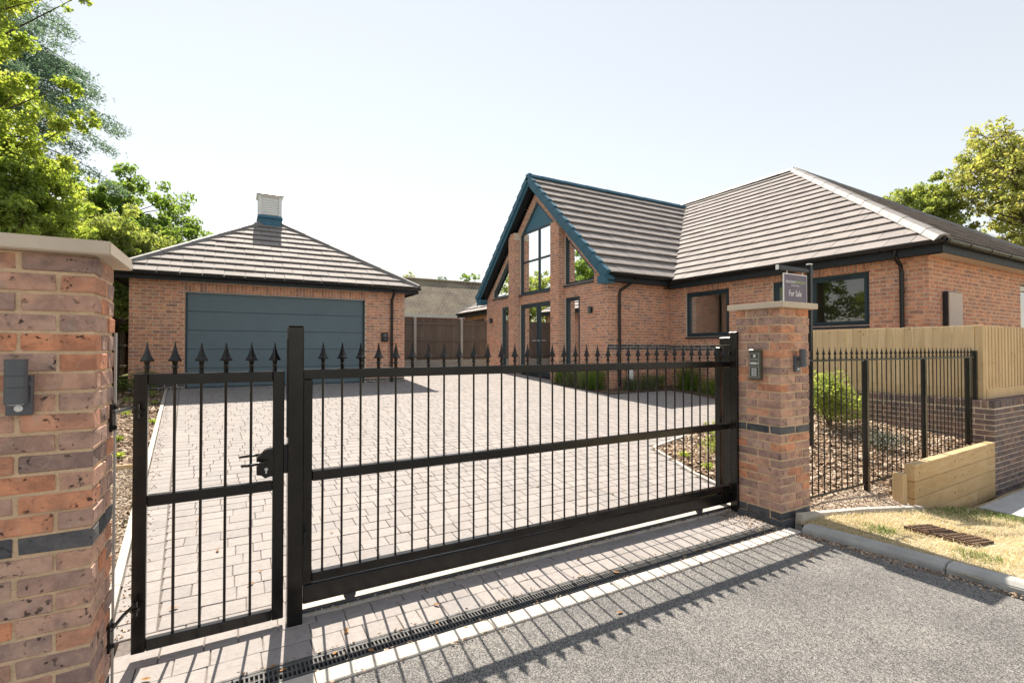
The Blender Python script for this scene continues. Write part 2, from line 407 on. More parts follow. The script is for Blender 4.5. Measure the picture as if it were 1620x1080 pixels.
# ------------------------------------------------------------------ shared brick meshes
def brick_mesh(name, lx, ly, lz, m, seed, jit=.003, c=.0032):
    rn = random.Random(seed)
    bm = bmesh.new(); bmesh.ops.create_cube(bm, size=1)
    for v in bm.verts: v.co = (v.co.x*lx, v.co.y*ly, v.co.z*lz)
    bmesh.ops.bevel(bm, geom=bm.edges[:], offset=c, segments=1, affect='EDGES')
    for v in bm.verts:
        v.co += Vector((rn.uniform(-1, 1), rn.uniform(-1, 1), rn.uniform(-1, 1)))*jit
    me = bpy.data.meshes.new(name); bm.to_mesh(me); bm.free(); me.materials.append(MATS[m]); return me
BL, BW, BH, MJ, CO = .213, .1015, .0625, .0125, .075
brk = {}
def bmesh_for(m, orient):
    key = (m, orient)
    if key not in brk:
        d = (BL, BW, BH) if orient == 'x' else (BW, BL, BH) if orient == 'y' else (BW, BW, BH)
        brk[key] = [brick_mesh('brick', *d, m, ord(orient)+17*i+len(m)) for i in range(5)]
    return random.choice(brk[key])

# ------------------------------------------------------------------ gate piers
def gate_pier(x0, y0, label, z0=-.04, n=26, dark=(0, 1, 11), D=.44):
    W = .44; t = thing('brick_gate_pier', (x0+W/2, y0+D/2, 0), label, 'gate pier', 'brick gate piers')
    core = MB(); e = .005
    core.box(x0+e, x0+W-e, y0+e, y0+D-e, z0-.1, z0+n*CO-.002); core.build('mortar_core', 'mortar', t)
    for k_ in range(n):
        zc = z0+k_*CO+BH/2+MJ/2
        mt = 'brick_blue' if k_ in dark else 'brick_pier'
        pr_ = 0.0
        L = []
        if k_ % 2 == 0:   # stretchers along Y on both X faces
            for xx in (x0+BW/2, x0+W-BW/2):
                L.append(('y', xx, y0+BL/2)); L.append(('y', xx, y0+W-BL/2) if D > .4 else ('h', xx, y0+D-BW/2))
            for yy in (y0+BW/2, y0+D-BW/2): L.append(('x', x0+W/2, yy))
        else:
            for yy in (y0+BW/2, y0+D-BW/2):
                for xx in (x0+BL/2, x0+W-BL/2): L.append(('x', xx, yy))
            for xx in (x0+BW/2, x0+W-BW/2): L.append(('y' if D > .4 else 'h', xx, y0+D/2))
        for o_, xx, yy in L:
            j = .0025
            link('brick', bmesh_for(mt, o_), t, (xx+random.uniform(-j, j), yy+random.uniform(-j, j), zc+random.uniform(-.001, .001)), (0, 0, random.uniform(-.008, .008)+random.choice((0, math.pi))))
    zt = z0+n*CO; ov = .055
    a, b, c_, d = x0-ov, x0+W+ov, y0-ov, y0+D+ov
    mb = MB(); bm = bmesh.new()
    lo = [bm.verts.new((x, y, zt)) for x, y in ((a, c_), (b, c_), (b, d), (a, d))]
    hi = [bm.verts.new((x, y, zt+.052)) for x, y in ((a, c_), (b, c_), (b, d), (a, d))]
    ap = bm.verts.new(((a+b)/2, (c_+d)/2, zt+.075))
    bm.faces.new(lo[::-1])
    for i in range(4):
        j = (i+1) % 4; bm.faces.new((lo[i], lo[j], hi[j], hi[i])); bm.faces.new((hi[i], hi[j], ap))
    bmesh.ops.bevel(bm, geom=[e_ for e_ in bm.edges if ap not in e_.verts], offset=.004, segments=2, affect='EDGES')
    mb.bm(bm); mb.build('cap_stone', 'cap_stone', t)
    return t
PLX, PLY = -.474-.44, 2.457
PRX, PRY = 4.18, 2.59
gate_pier(PLX, PLY, 'brick gate pier with pale stone cap at left edge, carrying the narrow gate', D=.342)
pr_t = gate_pier(PRX, PRY, 'brick gate pier with pale stone cap holding the keypad intercom')
pl = MB(); pl.box(PRX-.03, PRX+.47, PRY-.03, PRY+.47, -.06, .035); pl.build('plinth', 'brick_blue', pr_t)

# ------------------------------------------------------------------ gate furniture helpers
finial_me = None
def finial_mesh():
    mb = MB()
    prof = [(0, .010), (.022, .010), (.024, .0145), (.034, .0145), (.037, .010), (.056, .0125), (.060, .017), (.058, .030), (.063, .0305), (.078, .0215), (.098, .0135), (.125, .0065), (.148, .0028), (.154, .0008)]
    mb.lathe([(z*1.05, r*.98) for z, r in prof], seg=4)
    for z, r in ((.031, .0165),):
        mb.lathe([(z-.006, .008), (z-.003, r), (z+.003, r), (z+.006, .008)], seg=8)
    return mb.mesh('finial', 'gate_black')
finial_me = finial_mesh()
def bar_mesh(L, r=.007, seg=8):
    mb = MB(); mb.lathe([(0, r), (L, r)], seg=seg); me = mb.mesh('bar', 'gate_black', smooth=False)
    return me

# ------------------------------------------------------------------ pedestrian gate
GY = 3.06
pg = thing('pedestrian_gate', (-.437, GY, 0), 'narrow black steel gate with spear tops, hinged on the left brick pier', 'gate')
x0, x1 = -.437, .246; fw = .058; D = .04
def chb(name, m, parent, *a, c=.004):
    mb = MB(); mb.cbox(*a, c); return mb.build(name, m, parent)
zt = 1.424; zb = .04
chb('stile', 'gate_black', pg, x0, x0+fw, GY-D/2, GY+D/2, zb, zt)
chb('stile', 'gate_black', pg, x1-fw, x1, GY-D/2, GY+D/2, zb, zt)
chb('top_rail', 'gate_black', pg, x0+fw+.001, x1-fw-.001, GY-D/2+.001, GY+D/2-.001, zt-fw, zt-.001)
chb('middle_rail', 'gate_black', pg, x0+fw+.001, x1-fw-.001, GY-D/2+.001, GY+D/2-.001, .757, .812)
chb('bottom_rail', 'gate_black', pg, x0+fw+.001, x1-fw-.001, GY-D/2+.001, GY+D/2-.001, zb+.001, zb+fw)
for cx_, sx_ in ((x0, 1), (x1, -1)):          # welded mitres at the four corners
    for cz, sz in ((zt, -1), (zb, 1)):
        mb = MB(); mb.bar((cx_+sx_*.004, GY-D/2-.0005, cz+sz*.004), (cx_+sx_*(fw-.002), GY-D/2-.0005, cz+sz*(fw-.002)), .002, .004, (0, 1, 0)); mb.build('weld_seam', 'gate_black', pg)
lo_me = bar_mesh(.757-zb-fw+.01); hi_me = bar_mesh(zt-fw-.812+.01)
for bx in (-.268, -.152, -.04, .081):
    link('bar', lo_me, pg, (bx, GY, zb+fw-.005)); link('bar', hi_me, pg, (bx, GY, .807))
for bx in (-.385, -.268, -.152, -.04, .081, .197): link('finial', finial_me, pg, (bx, GY, zt-.001))
# lock case with shaped plate, lever handle and euro cylinder
lk = MB(); pts = [(.19, .84), (.175, .842), (.150, .835), (.132, .852), (.108, .857), (.108, .952), (.128, .962), (.148, .985), (.165, .992), (.19, .995)]
lk.prism([(x, GY-.034, z) for x, z in pts], (0, .05, 0)); lkc = lk.build('lock_case', 'gate_black', pg)
hd = MB(); hd.tube([(.148, GY-.034, .925), (.148, GY-.075, .925)], .010, 10); hd.tube([(.150, GY-.075, .925), (.11, GY-.079, .928), (.07, GY-.077, .922), (.032, GY-.073, .923)], [.009, .0085, .0075, .006], 10); hd.build('handle', 'gate_black', lkc, smooth=True)
hd = MB(); hd.tube([(.148, GY+.034, .945), (.148, GY+.07, .945)], .010, 10); hd.tube([(.150, GY+.07, .945), (.09, GY+.073, .947), (.025, GY+.07, .943)], [.009, .0078, .006], 10); hd.build('handle', 'gate_black', lkc, smooth=True)
hd = MB(); hd.tube([(.155, GY-.030, .885), (.155, GY-.040, .885)], .009, 12); hd.box(.151, .159, GY-.039, GY-.03, .862, .885); hd.build('lock_cylinder', 'steel', lkc)
hd = MB(); hd.box(.246, .268, GY-.006, GY+.006, .922, .94); hd.build('latch_bolt', 'steel', lkc)
for hz in (1.245, .285):
    h = MB(); h.box(-.4735, -.464, 2.73, 2.80, hz-.06, hz+.06); h.tube([(-.468, 2.77, hz+.02), (-.445, 2.90, hz+.02), (-.418, 2.985, hz+.02)], .008, 8)
    h.tube([(-.415, 2.99, hz+.035), (-.415, 2.99, hz-.035)], .0115, 10); h.tube([(-.415, 2.99, hz-.004), (-.412, GY-.02, hz-.004)], .009, 8)
    h.tube([(-.415, 2.99, hz-.012), (-.415, 2.99, hz+.004)], .02, 6)
    for q in (-.045, .045): h.tube([(-.474, 2.765, hz+q), (-.454, 2.765, hz+q)], .010, 6)
    h.build('hinge', 'gate_black', pg)
fl = MB(); fl.box(-.4725, -.465, 2.802, 2.822, .0, 1.62); tag(fl.build('hanging_plate', 'post_concrete'), 'thin upright steel strip on the inner face of the left brick pier', 'steel strip')

# ------------------------------------------------------------------ latch post between the two gates
lp = thing('latch_post', (.30, 3.04, 0), 'square black steel post between narrow gate and wide sliding gate', 'gate post')
chb('post', 'gate_black', lp, .262, .342, 3.0, 3.085, -.02, 1.672, c=.004)
chb('post_cap', 'gate_black', lp, .2615, .3425, 2.9995, 3.0855, 1.6735, 1.680, c=.002)
mb = MB(); mb.box(.2575, .2615, 3.022, 3.066, 1.05, 1.60); mb.build('slot', 'dark_box', lp)
mb = MB(); mb.box(.246, .2615, 3.03, 3.08, .85, 1.01); mb.build('keep_plate', 'dark_box', lp)
chb('magnet_stop', 'gate_black', lp, .3425, .366, 3.005, 3.05, .435, .51, c=.003)

# ------------------------------------------------------------------ sliding gate
SY = 3.11
sg = thing('sliding_gate', (.37, SY, 0), 'wide black steel sliding gate with spear-topped bars across the drive', 'gate')
gx0, gx1 = .350, 4.32; st = 1.428
chb('top_rail', 'gate_black', sg, gx0, gx1, SY-.025, SY+.025, st-.058, st)
chb('middle_rail', 'gate_black', sg, gx0+.051, gx1, SY-.0245, SY+.0245, .772, .831)
chb('bottom_rail', 'gate_black', sg, gx0+.051, gx1, SY-.0245, SY+.0245, .186, .238)
chb('track_beam', 'gate_black', sg, gx0+.002, gx1, SY-.033, SY+.033, .072, .1745)
chb('end_stile', 'gate_black', sg, gx0, gx0+.05, SY-.0243, SY+.0243, .1755, st-.059)
lo_me = bar_mesh(.772-.238+.01); hi_me = bar_mesh(st-.058-.831+.01)
for i in range(35):
    bx = .461+i*.1102
    link('bar', lo_me, sg, (bx, SY, .233)); link('bar', hi_me, sg, (bx, SY, .826)); link('finial', finial_me, sg, (bx, SY, st-.001))
for wx in (.62, 3.75):
    mb = MB(); mb.tube([(wx, SY-.012, .058), (wx, SY+.012, .058)], .036, 16); mb.build('wheel', 'track_steel', sg)
tk = thing('gate_track', (2.3, SY, 0), 'steel ground track with pale concrete bed under the sliding gate', 'gate track')
mb = MB(); mb.box(.345, 4.9, SY-.045, SY+.11, -.05, .012); mb.build('bed', 'concrete', tk)
mb = MB(); mb.tube([(.345, SY, .018), (4.9, SY, .018)], .011, 8); mb.box(.345, 4.9, SY-.022, SY+.022, .0125, .0165); mb.build('rail', 'track_steel', tk)

cp = thing('guide_post', (4.16, 3.06, 0), 'slim black steel post fixed against the inner face of the keypad pier', 'gate post')
chb('post', 'gate_black', cp, 4.145, 4.1775, 3.0, 3.075, .0, 1.70, c=.003)
chb('cap', 'gate_black', cp, 4.143, 4.179, 2.998, 3.077, 1.701, 1.708, c=.002)
gp = thing('roller_guide', (4.4, 3.27, 0), 'pair of black steel posts with top bracket behind the gate beside the keypad pier', 'gate guide')
chb('post', 'gate_black', gp, 4.18, 4.235, 3.21, 3.265, .0, 1.56, c=.004)
chb('post', 'gate_black', gp, 4.36, 4.47, 3.215, 3.315, .0, 1.58, c=.004)
chb('bracket', 'gate_black', gp, 4.33, 4.50, 3.08, 3.33, 1.585, 1.66, c=.004)
for yy in (3.085, 3.155):
    mb = MB(); mb.lathe([(1.52, .012), (1.53, .02), (1.575, .02), (1.584, .012)], (4.42, yy if yy < 3.1 else 3.19, 0), 12); mb.build('roller', 'steel', gp)
chb('foot_plate', 'steel', gp, 4.16, 4.25, 3.19, 3.285, .0, .12, c=.003)

# ------------------------------------------------------------------ wall lights on the piers
def updown_light(x, y, z, nrm, label, r=.031, h=.16, group='up and down wall lights', pir=True, sc=1.0):
    """nrm: '-y' or '-x' face; (x,y,z) point on wall, cylinder bottom z"""
    t = thing('wall_light', (x, y, z), label, 'wall light', group)
    def P(a, d): return (x+a, y-d) if nrm == '-y' else (x-d, y+a)
    def bx(name, a0, a1, d0, d1, z0, z1, m, c=.003):
        p0 = P(a0, d0); p1 = P(a1, d1); mb = MB(); mb.cbox(min(p0[0], p1[0]), max(p0[0], p1[0]), min(p0[1], p1[1]), max(p0[1], p1[1]), z0, z1, c); return mb.build(name, m, t)
    d0 = .034*sc
    bx('back_plate', -.050*sc, .022*sc, .0, .022, z-.045*sc, z+h*.62, 'lamp_grey')
    bx('arm', -.01*sc, .02*sc, .018, d0, z+h*.38, z+h*.5, 'lamp_grey')
    cxy = P(-.01*sc, d0+r)
    prof = [(0, r*.9), (.001, r), (h*.36, r), (h*.365, r*.95), (h*.375, r*.95), (h*.38, r), (h*.62, r), (h*.625, r*.95), (h*.635, r*.95), (h*.64, r), (h-.001, r), (h, r*.9)]
    mb = MB(); mb.lathe(prof, (cxy[0], cxy[1], z), 24); o = mb.build('lamp_body', 'lamp_grey', t); smooth_angle(o, 50)
    mb = MB(); mb.lathe([(-.001, r*.7), (-.003, r*.7)], (cxy[0], cxy[1], z), 16); mb.build('lens', 'lens_white', o)
    if pir:
        c_ = P(-.014*sc, .0225); mb = MB(); v = Vector((0, -1, 0)) if nrm == '-y' else Vector((-1, 0, 0)); p = Vector((c_[0], c_[1], z-.02*sc))
        mb.tube([p, p+v*.003, p+v*.007], [.0125*sc, .0125*sc, .006*sc], 14); mb.build('sensor', 'lens_white', t, smooth=True)
    return t
updown_light(-.668, PLY-.001, 1.352, '-y', 'grey twin-tube wall light with white sensor on the left brick pier', pir=True)
updown_light(4.42, PRY-.001, 1.385, '-y', 'dark twin-tube wall light on the keypad pier facing the road', r=.028)

# intercom
ic = thing('intercom', (4.18, 2.81, 1.27), 'olive grey keypad intercom box mounted on the right brick pier', 'intercom')
mb = MB(); mb.cbox(4.132, 4.176, 2.752, 2.865, 1.262, 1.54, .005); mb.build('housing', 'intercom_face', ic)
mb = MB()
for (z0, z1) in ((1.455, 1.505), (1.40, 1.445), (1.285, 1.385)):
    mb.ring([(4.1305, 2.762, z0), (4.1305, 2.855, z0), (4.1305, 2.855, z1), (4.1305, 2.762, z1)], [(4.1305, 2.765, z0+.003), (4.1305, 2.852, z0+.003), (4.1305, 2.852, z1-.003), (4.1305, 2.765, z1-.003)], (.003, 0, 0))
mb.build('trim', 'steel', ic)
mb = MB(); mb.box(4.130, 4.134, 2.795, 2.817, 1.468, 1.494); mb.build('speaker', 'lens_white', ic)
mb = MB(); mb.box(4.130, 4.134, 2.785, 2.845, 1.408, 1.424); mb.build('name_plate', 'lens_white', ic)
mb = MB(); mb.box(4.130, 4.134, 2.769, 2.779, 1.408, 1.424); mb.build('call_button', 'steel', ic)
for r_ in range(4):
    for c_ in range(3):
        mb = MB(); yy = 2.787+c_*.0175; zz = 1.30+r_*.019; mb.box(4.129, 4.134, yy, yy+.011, zz, zz+.012); mb.build('key', 'lens_white', ic)

# ------------------------------------------------------------------ driveway paving
drive = grid('driveway', lin(-2.2, 10.4, 106), [2.62, 2.85, 3.05]+lin(3.2, 18.2, 61), lambda x, y: z_drive(x, y)-.008, 'joint_sand',
             keep=lambda x, y: x > x_left(y)+.03 and x < x_right(y)+.30 and not (y > 13.3 and x < 4.1))
BASE[drive.name] = Vector((0, 0, 0))
PD = .158; PJ = .002
def paver_mesh(L, Wd, seed):
    me = brick_mesh('paver', L, Wd, .06, 'paver', seed, jit=.0016, c=.0035); return me
PL = [.115, .155, .195, .235]
pvm = {L: [paver_mesh(L-PJ*2, PD-PJ*2, 31*i+int(L*1000)) for i in range(4)] for L in PL}
pav = []          # (x, y, L)
rn = random.Random(5); y = 2.672
row = 0
while y < 17.4:
    yc = y+PD/2; xl = x_left(yc)+.215 if yc > 3.25 else (-.46 if yc > 2.93 else -1.2); xr = x_right(yc)
    if yc > 13.25: xl = 4.12
    if yc < 3.25 and yc > 3.03: y += 0
    x = xl-rn.uniform(0, .06)*(1 if yc < 3.2 else 0)
    while x < xr-.05:
        L = rn.choice((.155, .155, .195, .195, .235, .235, .115))
        if x+L > xr: L = xr-x
        if L < .05: break
        gx = x+L/2
        if not (yc > 3.02 and yc < 3.235 and .33 < gx < 4.9): pav.append((gx, yc, L, 0.0, 1.0))
        elif yc < 3.1 and gx > .36: pav.append((gx, y+.036, L, 0.0, .46))
        x += L
    y += PD; row += 1
# border course beside the edging
ang = math.atan2(1, EDGE_K)-math.pi/2
y = 3.3
while y < 13.1:
    pav.append((x_left(y+.075)+.105, y+.075, .205, ang, 1.0)); y += .155
pav.sort(key=lambda q: q[0]**2+q[1]**2)
tilt = math.atan(.064)
cnt = 0; rest = MB()
for (px, py, L, a, dk_) in pav:
    vis = px*.492+py*.870
    if cnt < 300 and vis > 1.2:
        cnt += 1
        best = min(PL, key=lambda q: abs(q-L)); me = random.choice(pvm[best])
        fl_ = random.choice((1, -1)); tx = tilt if py > 3.2 else 0
        o = link('paver', me, drive, (px, py, z_drive(px, py)-.030+random.uniform(-.0012, .0012)), (tx*fl_, 0, a+(0 if fl_ > 0 else math.pi)+random.uniform(-.006, .006)))
        o.scale = (L/best, dk_, 1)
    else:
        hw, hd = L/2-PJ, PD*dk_/2-PJ; zz = random.uniform(-.0012, .0012); c_ = .0035
        ca, sa = math.cos(a), math.sin(a); vs = []
        for (ex, ey, dz) in [(hw, hd, -.012), (hw-c_, hd-c_, 0)]:
            for sx_, sy_ in ((-1, -1), (1, -1), (1, 1), (-1, 1)):
                qx, qy = px+ex*sx_*ca-ey*sy_*sa, py+ex*sx_*sa+ey*sy_*ca
                vs.append((qx, qy, z_drive(qx, qy)+dz+zz))
        rest.add(vs, [(4, 5, 6, 7)]+[(i, (i+1) % 4, 4+(i+1) % 4, 4+i) for i in range(4)])
o = rest.build('paving', 'paver', drive, recalc=False); o['kind'] = 'stuff'

# left edging: concrete edging stones
ed = thing('concrete_edging', (x_left(3.2)-.03, 3.2, 0), 'long row of pale concrete edging stones along left side of the drive', 'edging')
y = 3.02
while y < 13.1:
    L = .905; y2 = min(y+L, 13.2)
    pts = []
    mb = MB(); xa, xb = x_left(y), x_left(y2); za, zb_ = z_drive(xa, y)+.018, z_drive(xb, y2)+.018; wd = .055
    mb.add([(xa-wd, y, za-.12), (xa, y, za-.12), (xb, y2-.006, zb_-.12), (xb-wd, y2-.006, zb_-.12), (xa-wd, y, za), (xa-.004, y, za), (xb-.004, y2-.006, zb_), (xb-wd, y2-.006, zb_)],
           [(0, 3, 2, 1), (4, 5, 6, 7), (0, 1, 5, 4), (1, 2, 6, 5), (2, 3, 7, 6), (3, 0, 4, 7)])
    mb.build('edging_stone', 'concrete', ed); y = y2+.002
# curved edging of the right hand bed
ed2 = thing('concrete_edging', (4.66, 3.5, 0), 'short pale edging stones bounding the mulch bed behind the sliding gate', 'edging')
ept = [(4.66, 3.5), (4.76, 4.0), (4.95, 4.5), (5.1, 4.92), (5.22, 5.1), (5.5, 5.19), (6.1, 5.37), (6.8, 5.58), (7.6, 5.82), (8.4, 6.06), (9.25, 6.3)]
for (ax, ay), (bx_, by) in zip(ept, ept[1:]):
    mb = MB(); mb.bar((ax, ay, z_drive(ax, ay)-.03), (bx_, by, z_drive(bx_, by)-.03), .05, .10); mb.build('edging_stone', 'concrete', ed2)

# threshold strip in front of the gate: white concrete haunch + drain channel
hs = thing('concrete_strip', (2, 2.45, 0), 'pale concrete strip between the drain grating and the tarmac', 'concrete strip')
mb = MB(); x = -1.5
while x < 4.12:
    x2 = min(x+.92, 4.16); mb = MB(); mb.cbox(x, x2-.004, 2.402, 2.508, -.08, .016, .004); mb.build('edging_stone', 'concrete', hs); x = x2
dr = thing('drain_channel', (2, 2.58, 0), 'long slotted black drain grating across the entrance before the gate', 'drain')
mb = MB(); mb.box(-1.5, 4.15, 2.512, 2.522, -.1, .008); mb.box(-1.5, 4.15, 2.650, 2.662, -.1, .008); mb.box(-1.5, 4.15, 2.522, 2.650, -.1, -.07); mb.build('channel', 'grate_black', dr)
gm = MB(); GL = .5
gm.box(0.003, GL-.003, .004, .020, -.02, .004); gm.box(.003, GL-.003, .108, .124, -.02, .004); gm.box(.003, GL-.003, .060, .068, -.02, .0035)
i = 0
while i*.02+.008 < GL-.01:
    gm.box(.006+i*.02, .013+i*.02, .020, .060, -.018, .003); gm.box(.006+i*.02, .013+i*.02, .068, .108, -.018, .003); i += 1
gme = gm.mesh('grate', 'grate_black')
for i in range(11): link('grate', gme, dr, (-1.5+i*.5+.09*0, 2.524, .002))
gm = MB(); gm.box(0, .14, 0, .124, -.03, .004); link('end_piece', gm.mesh('end_piece', 'grate_black'), dr, (4.003, 2.524, .002))

# ------------------------------------------------------------------ kerb and grass verge on the right
kb = thing('road_kerb', (4.2, 2.3, 0), 'grey concrete kerb stones between tarmac and dry grass on the right', 'kerb')
def kx(y): return 4.155+.13*(2.37-y)
y = 2.40
while y > -5.5:
    y2 = y-.915; mb = MB(); bm = bmesh.new()
    prof = [(0, -.1), (0, .038), (.03, .066), (.12, .068), (.12, -.1)]
    lo = [bm.verts.new((kx(y)+a, y, b)) for a, b in prof]; hi = [bm.verts.new((kx(y2)+a, y2+.007, b)) for a, b in prof]
    bm.faces.new(lo); bm.faces.new(hi[::-1])
    for i in range(5): bm.faces.new((lo[i], hi[i], hi[(i+1) % 5], lo[(i+1) % 5]))
    bmesh.ops.bevel(bm, geom=bm.edges[:], offset=.006, segments=2, affect='EDGES'); mb.bm(bm); o = mb.build('kerb_stone', 'kerb_concrete', kb); y = y2
vg = grid('grass_verge', lin(4.27, 9.3, 34)+[10, 12, 16, 24], lin(-6.1, 2.53, 50), lambda x, y: z_verge(x, y)-.012+.012*math.sin(x*5.1+y*3.3)*math.sin(y*4.1-x*2)*(1 if x > 4.5 else 0), 'dry_grass', keep=lambda x, y: x > kx(y)+.05)
# grass tufts (dry straw + a few green ones)
def blades(name, pts, h, wd, lean, m, parent=None, n=3, kind='stuff'):
    V = []; F = []
    for (x, y, z) in pts:
        a = random.uniform(0, 6.283); hh = h*random.uniform(.5, 1.3); l = lean*random.uniform(.3, 1.3)
        dx, dy = math.cos(a), math.sin(a); w_ = wd*random.uniform(.6, 1.2)
        b = len(V)
        V += [(x-dy*w_, y+dx*w_, z), (x+dy*w_, y-dx*w_, z), (x+dx*l*hh*.45+dy*w_*.7, y+dy*l*hh*.45-dx*w_*.7, z+hh*.6), (x+dx*l*hh*.45-dy*w_*.7, y+dy*l*hh*.45+dx*w_*.7, z+hh*.6), (x+dx*l*hh, y+dy*l*hh, z+hh*(1-.15*l))]
        F += [(b, b+1, b+2, b+3), (b+3, b+2, b+4)]
    mb = MB(); mb.v = V; mb.f = F; o = mb.build(name, m, parent, recalc=False)
    if kind: o['kind'] = kind
    return o
P_ = []
for _ in range(46000):
    x = 4.3+abs(random.gauss(0, 1))*2.2; y = random.uniform(-1.5, 2.5)
    if x < kx(y)+.12 or x > 9 or (5.02 < x < 5.62 and 1.55 < y < 2.08) : continue
    if x > 6.6 and y > 2.42: continue
    P_.append((x, y, z_verge(x, y)-.015))
tag(blades('dry_grass', P_, .034, .0024, 1.7, 'straw'), 'short straw-dry grass covering the roadside verge', 'grass')
P_ = []
for (cx_, cy_, rr, n) in [(4.68, 2.05, .14, 300), (4.72, 1.45, .14, 220), (6.9, 2.35, .45, 700), (7.7, 2.1, .4, 800), (7.3, 2.45, .3, 400), (4.62, .95, .1, 120), (8.4, 1.95, .4, 500)]:
    for _ in range(n):
        x, y = random.gauss(cx_, rr*.5), random.gauss(cy_, rr*.5)
        if x < kx(y)+.13 or y > 2.5 or x > 9: continue
        P_.append((x, y, z_verge(x, y)-.01))
tag(blades('green_grass', P_, .042, .0026, 1.2, 'blade'), 'scattered green grass tufts in the dry roadside verge', 'grass')
# back edging of verge, behind the pier
be = thing('concrete_edging', (4.5, 2.53, 0), 'pale concrete edging between gravel strip and dry grass right of the keypad pier', 'edging')
for i in range(3):
    xa = 4.30+i*1.09; xb = min(xa+1.085, 6.615); mb = MB()
    za, zb_ = .08-.14*clamp(xa-4.5, 0, 9)+.01, .08-.14*clamp(xb-4.5, 0, 9)+.01
    mb.bar((xa, 2.515, za-.13), (xb, 2.515, zb_-.13), .06, .29); mb.build('edging_stone', 'concrete', be)
# drain cover in the verge
mc = thing('drain_cover', (5.3, 1.8, z_verge(5.3, 1.8)), 'pair of rusty ribbed iron covers set in the dry grass verge', 'drain cover')
for i in range(2):
    mb = MB(); cx0 = 5.06; y0 = 1.59+i*.235
    def zz(x): return z_verge(x, 0)+.006
    def sb(xa, xb, ya, yb, h0, h1):
        mb.add([(xa, ya, zz(xa)+h0), (xb, ya, zz(xb)+h0), (xb, yb, zz(xb)+h0), (xa, yb, zz(xa)+h0), (xa, ya, zz(xa)+h1), (xb, ya, zz(xb)+h1), (xb, yb, zz(xb)+h1), (xa, yb, zz(xa)+h1)], [(0, 3, 2, 1), (4, 5, 6, 7), (0, 1, 5, 4), (1, 2, 6, 5), (2, 3, 7, 6), (3, 0, 4, 7)])
    sb(cx0, cx0+.44, y0, y0+.22, -.03, .012)
    for a in range(7):
        for b in range(4): sb(cx0+.025+a*.058, cx0+.06+a*.058, y0+.02+b*.048, y0+.05+b*.048, .0125, .022)
    mb.build('cover_plate', 'rust', mc)
# pavement slabs at far right
sp_ = thing('paving_slabs', (8.6, 2.2, -.4), 'grey concrete paving slabs below the dark brick wall at right edge', 'paving')
for i in range(4):
    for j in range(2):
        xa = 7.95+i*.61+(.12 if j else 0); ya = 2.44-j*.5
        mb = MB(); mb.cbox(xa, xa+.602, ya-.492, ya, -.46, -.395+.002*((i+j) % 2), .004); mb.build('slab', 'slab', sp_)

# ------------------------------------------------------------------ right planting bed
bed = grid('mulch_bed', lin(4.645, 10.55, 61), lin(2.545, 9.7, 75), lambda x, y: z_bed(x, y)+.02*math.sin(3.1*x+1.7*y)*math.sin(2.3*y) if x < 9.5 else z_drive(x, y)+.012, 'mulch',
           keep=lambda x, y: (y < 6.3 and x > x_right(max(y, 3.5))+.03 and x < 9.3 and not (x > 6.59 and y < 2.64)) or (y > 6.2 and x > 9.78))
bed2 = grid('mulch_bed', lin(7.78, 8.32, 6), lin(9.02, 11.5, 20), lambda x, y: z_drive(x, y)+.012, 'mulch')
bed3 = grid('mulch_bed', lin(8.3, 9.8, 12), lin(9.02, 9.75, 8), lambda x, y: z_drive(x, y)+.012, 'mulch')
def scatter_chips(name, pts, s0, s1, m, label, cat, flat=.25):
    V = []; F = []
    for (x, y, z) in pts:
        s = random.uniform(s0, s1); q = Matrix.Rotation(random.uniform(0, 6.28), 3, 'Z') @ Matrix.Rotation(random.uniform(-.6, .6), 3, 'X') @ Matrix.Rotation(random.uniform(-.6, .6), 3, 'Y')
        a, b, c_ = s, s*random.uniform(.35, .7), s*flat*random.uniform(.6, 1.3); n = len(V)
        for dx, dy, dz in ((a, 0, 0), (0, b, 0), (-a, 0, 0), (0, -b, 0), (0, 0, c_), (0, 0, -c_)):
            p = q @ Vector((dx, dy, dz)); V.append((x+p.x, y+p.y, z+p.z))
        F += [(n, n+1, n+4), (n+1, n+2, n+4), (n+2, n+3, n+4), (n+3, n, n+4), (n+1, n, n+5), (n+2, n+1, n+5), (n+3, n+2, n+5), (n, n+3, n+5)]
    mb = MB(); mb.v = V; mb.f = F; o = mb.build(name, m, recalc=False); tag(o, label, cat, kind='stuff'); return o
P_ = []
while len(P_) < 9000:
    x, y = random.uniform(4.7, 9.25), random.uniform(2.9, 6.2)
    if y < 6.3 and x > x_right(max(y, 3.5))+.06: P_.append((x, y, z_bed(x, y)+.015+.02*math.sin(3.1*x+1.7*y)*math.sin(2.3*y)))
scatter_chips('bark_chips', P_, .02, .05, 'chip', 'bark chip mulch over the bed behind the black railing', 'mulch')
P_ = [(random.uniform(4.66, 6.62), random.uniform(2.55, 2.98), 0) for _ in range(5200)]
P_ = [(x, y, z_bed(x, y)+.006) for x, y, _ in P_]
scatter_chips('gravel_strip', P_, .009, .022, 'gravel_stone', 'loose tan gravel at the foot of the black railing', 'gravel', .6)
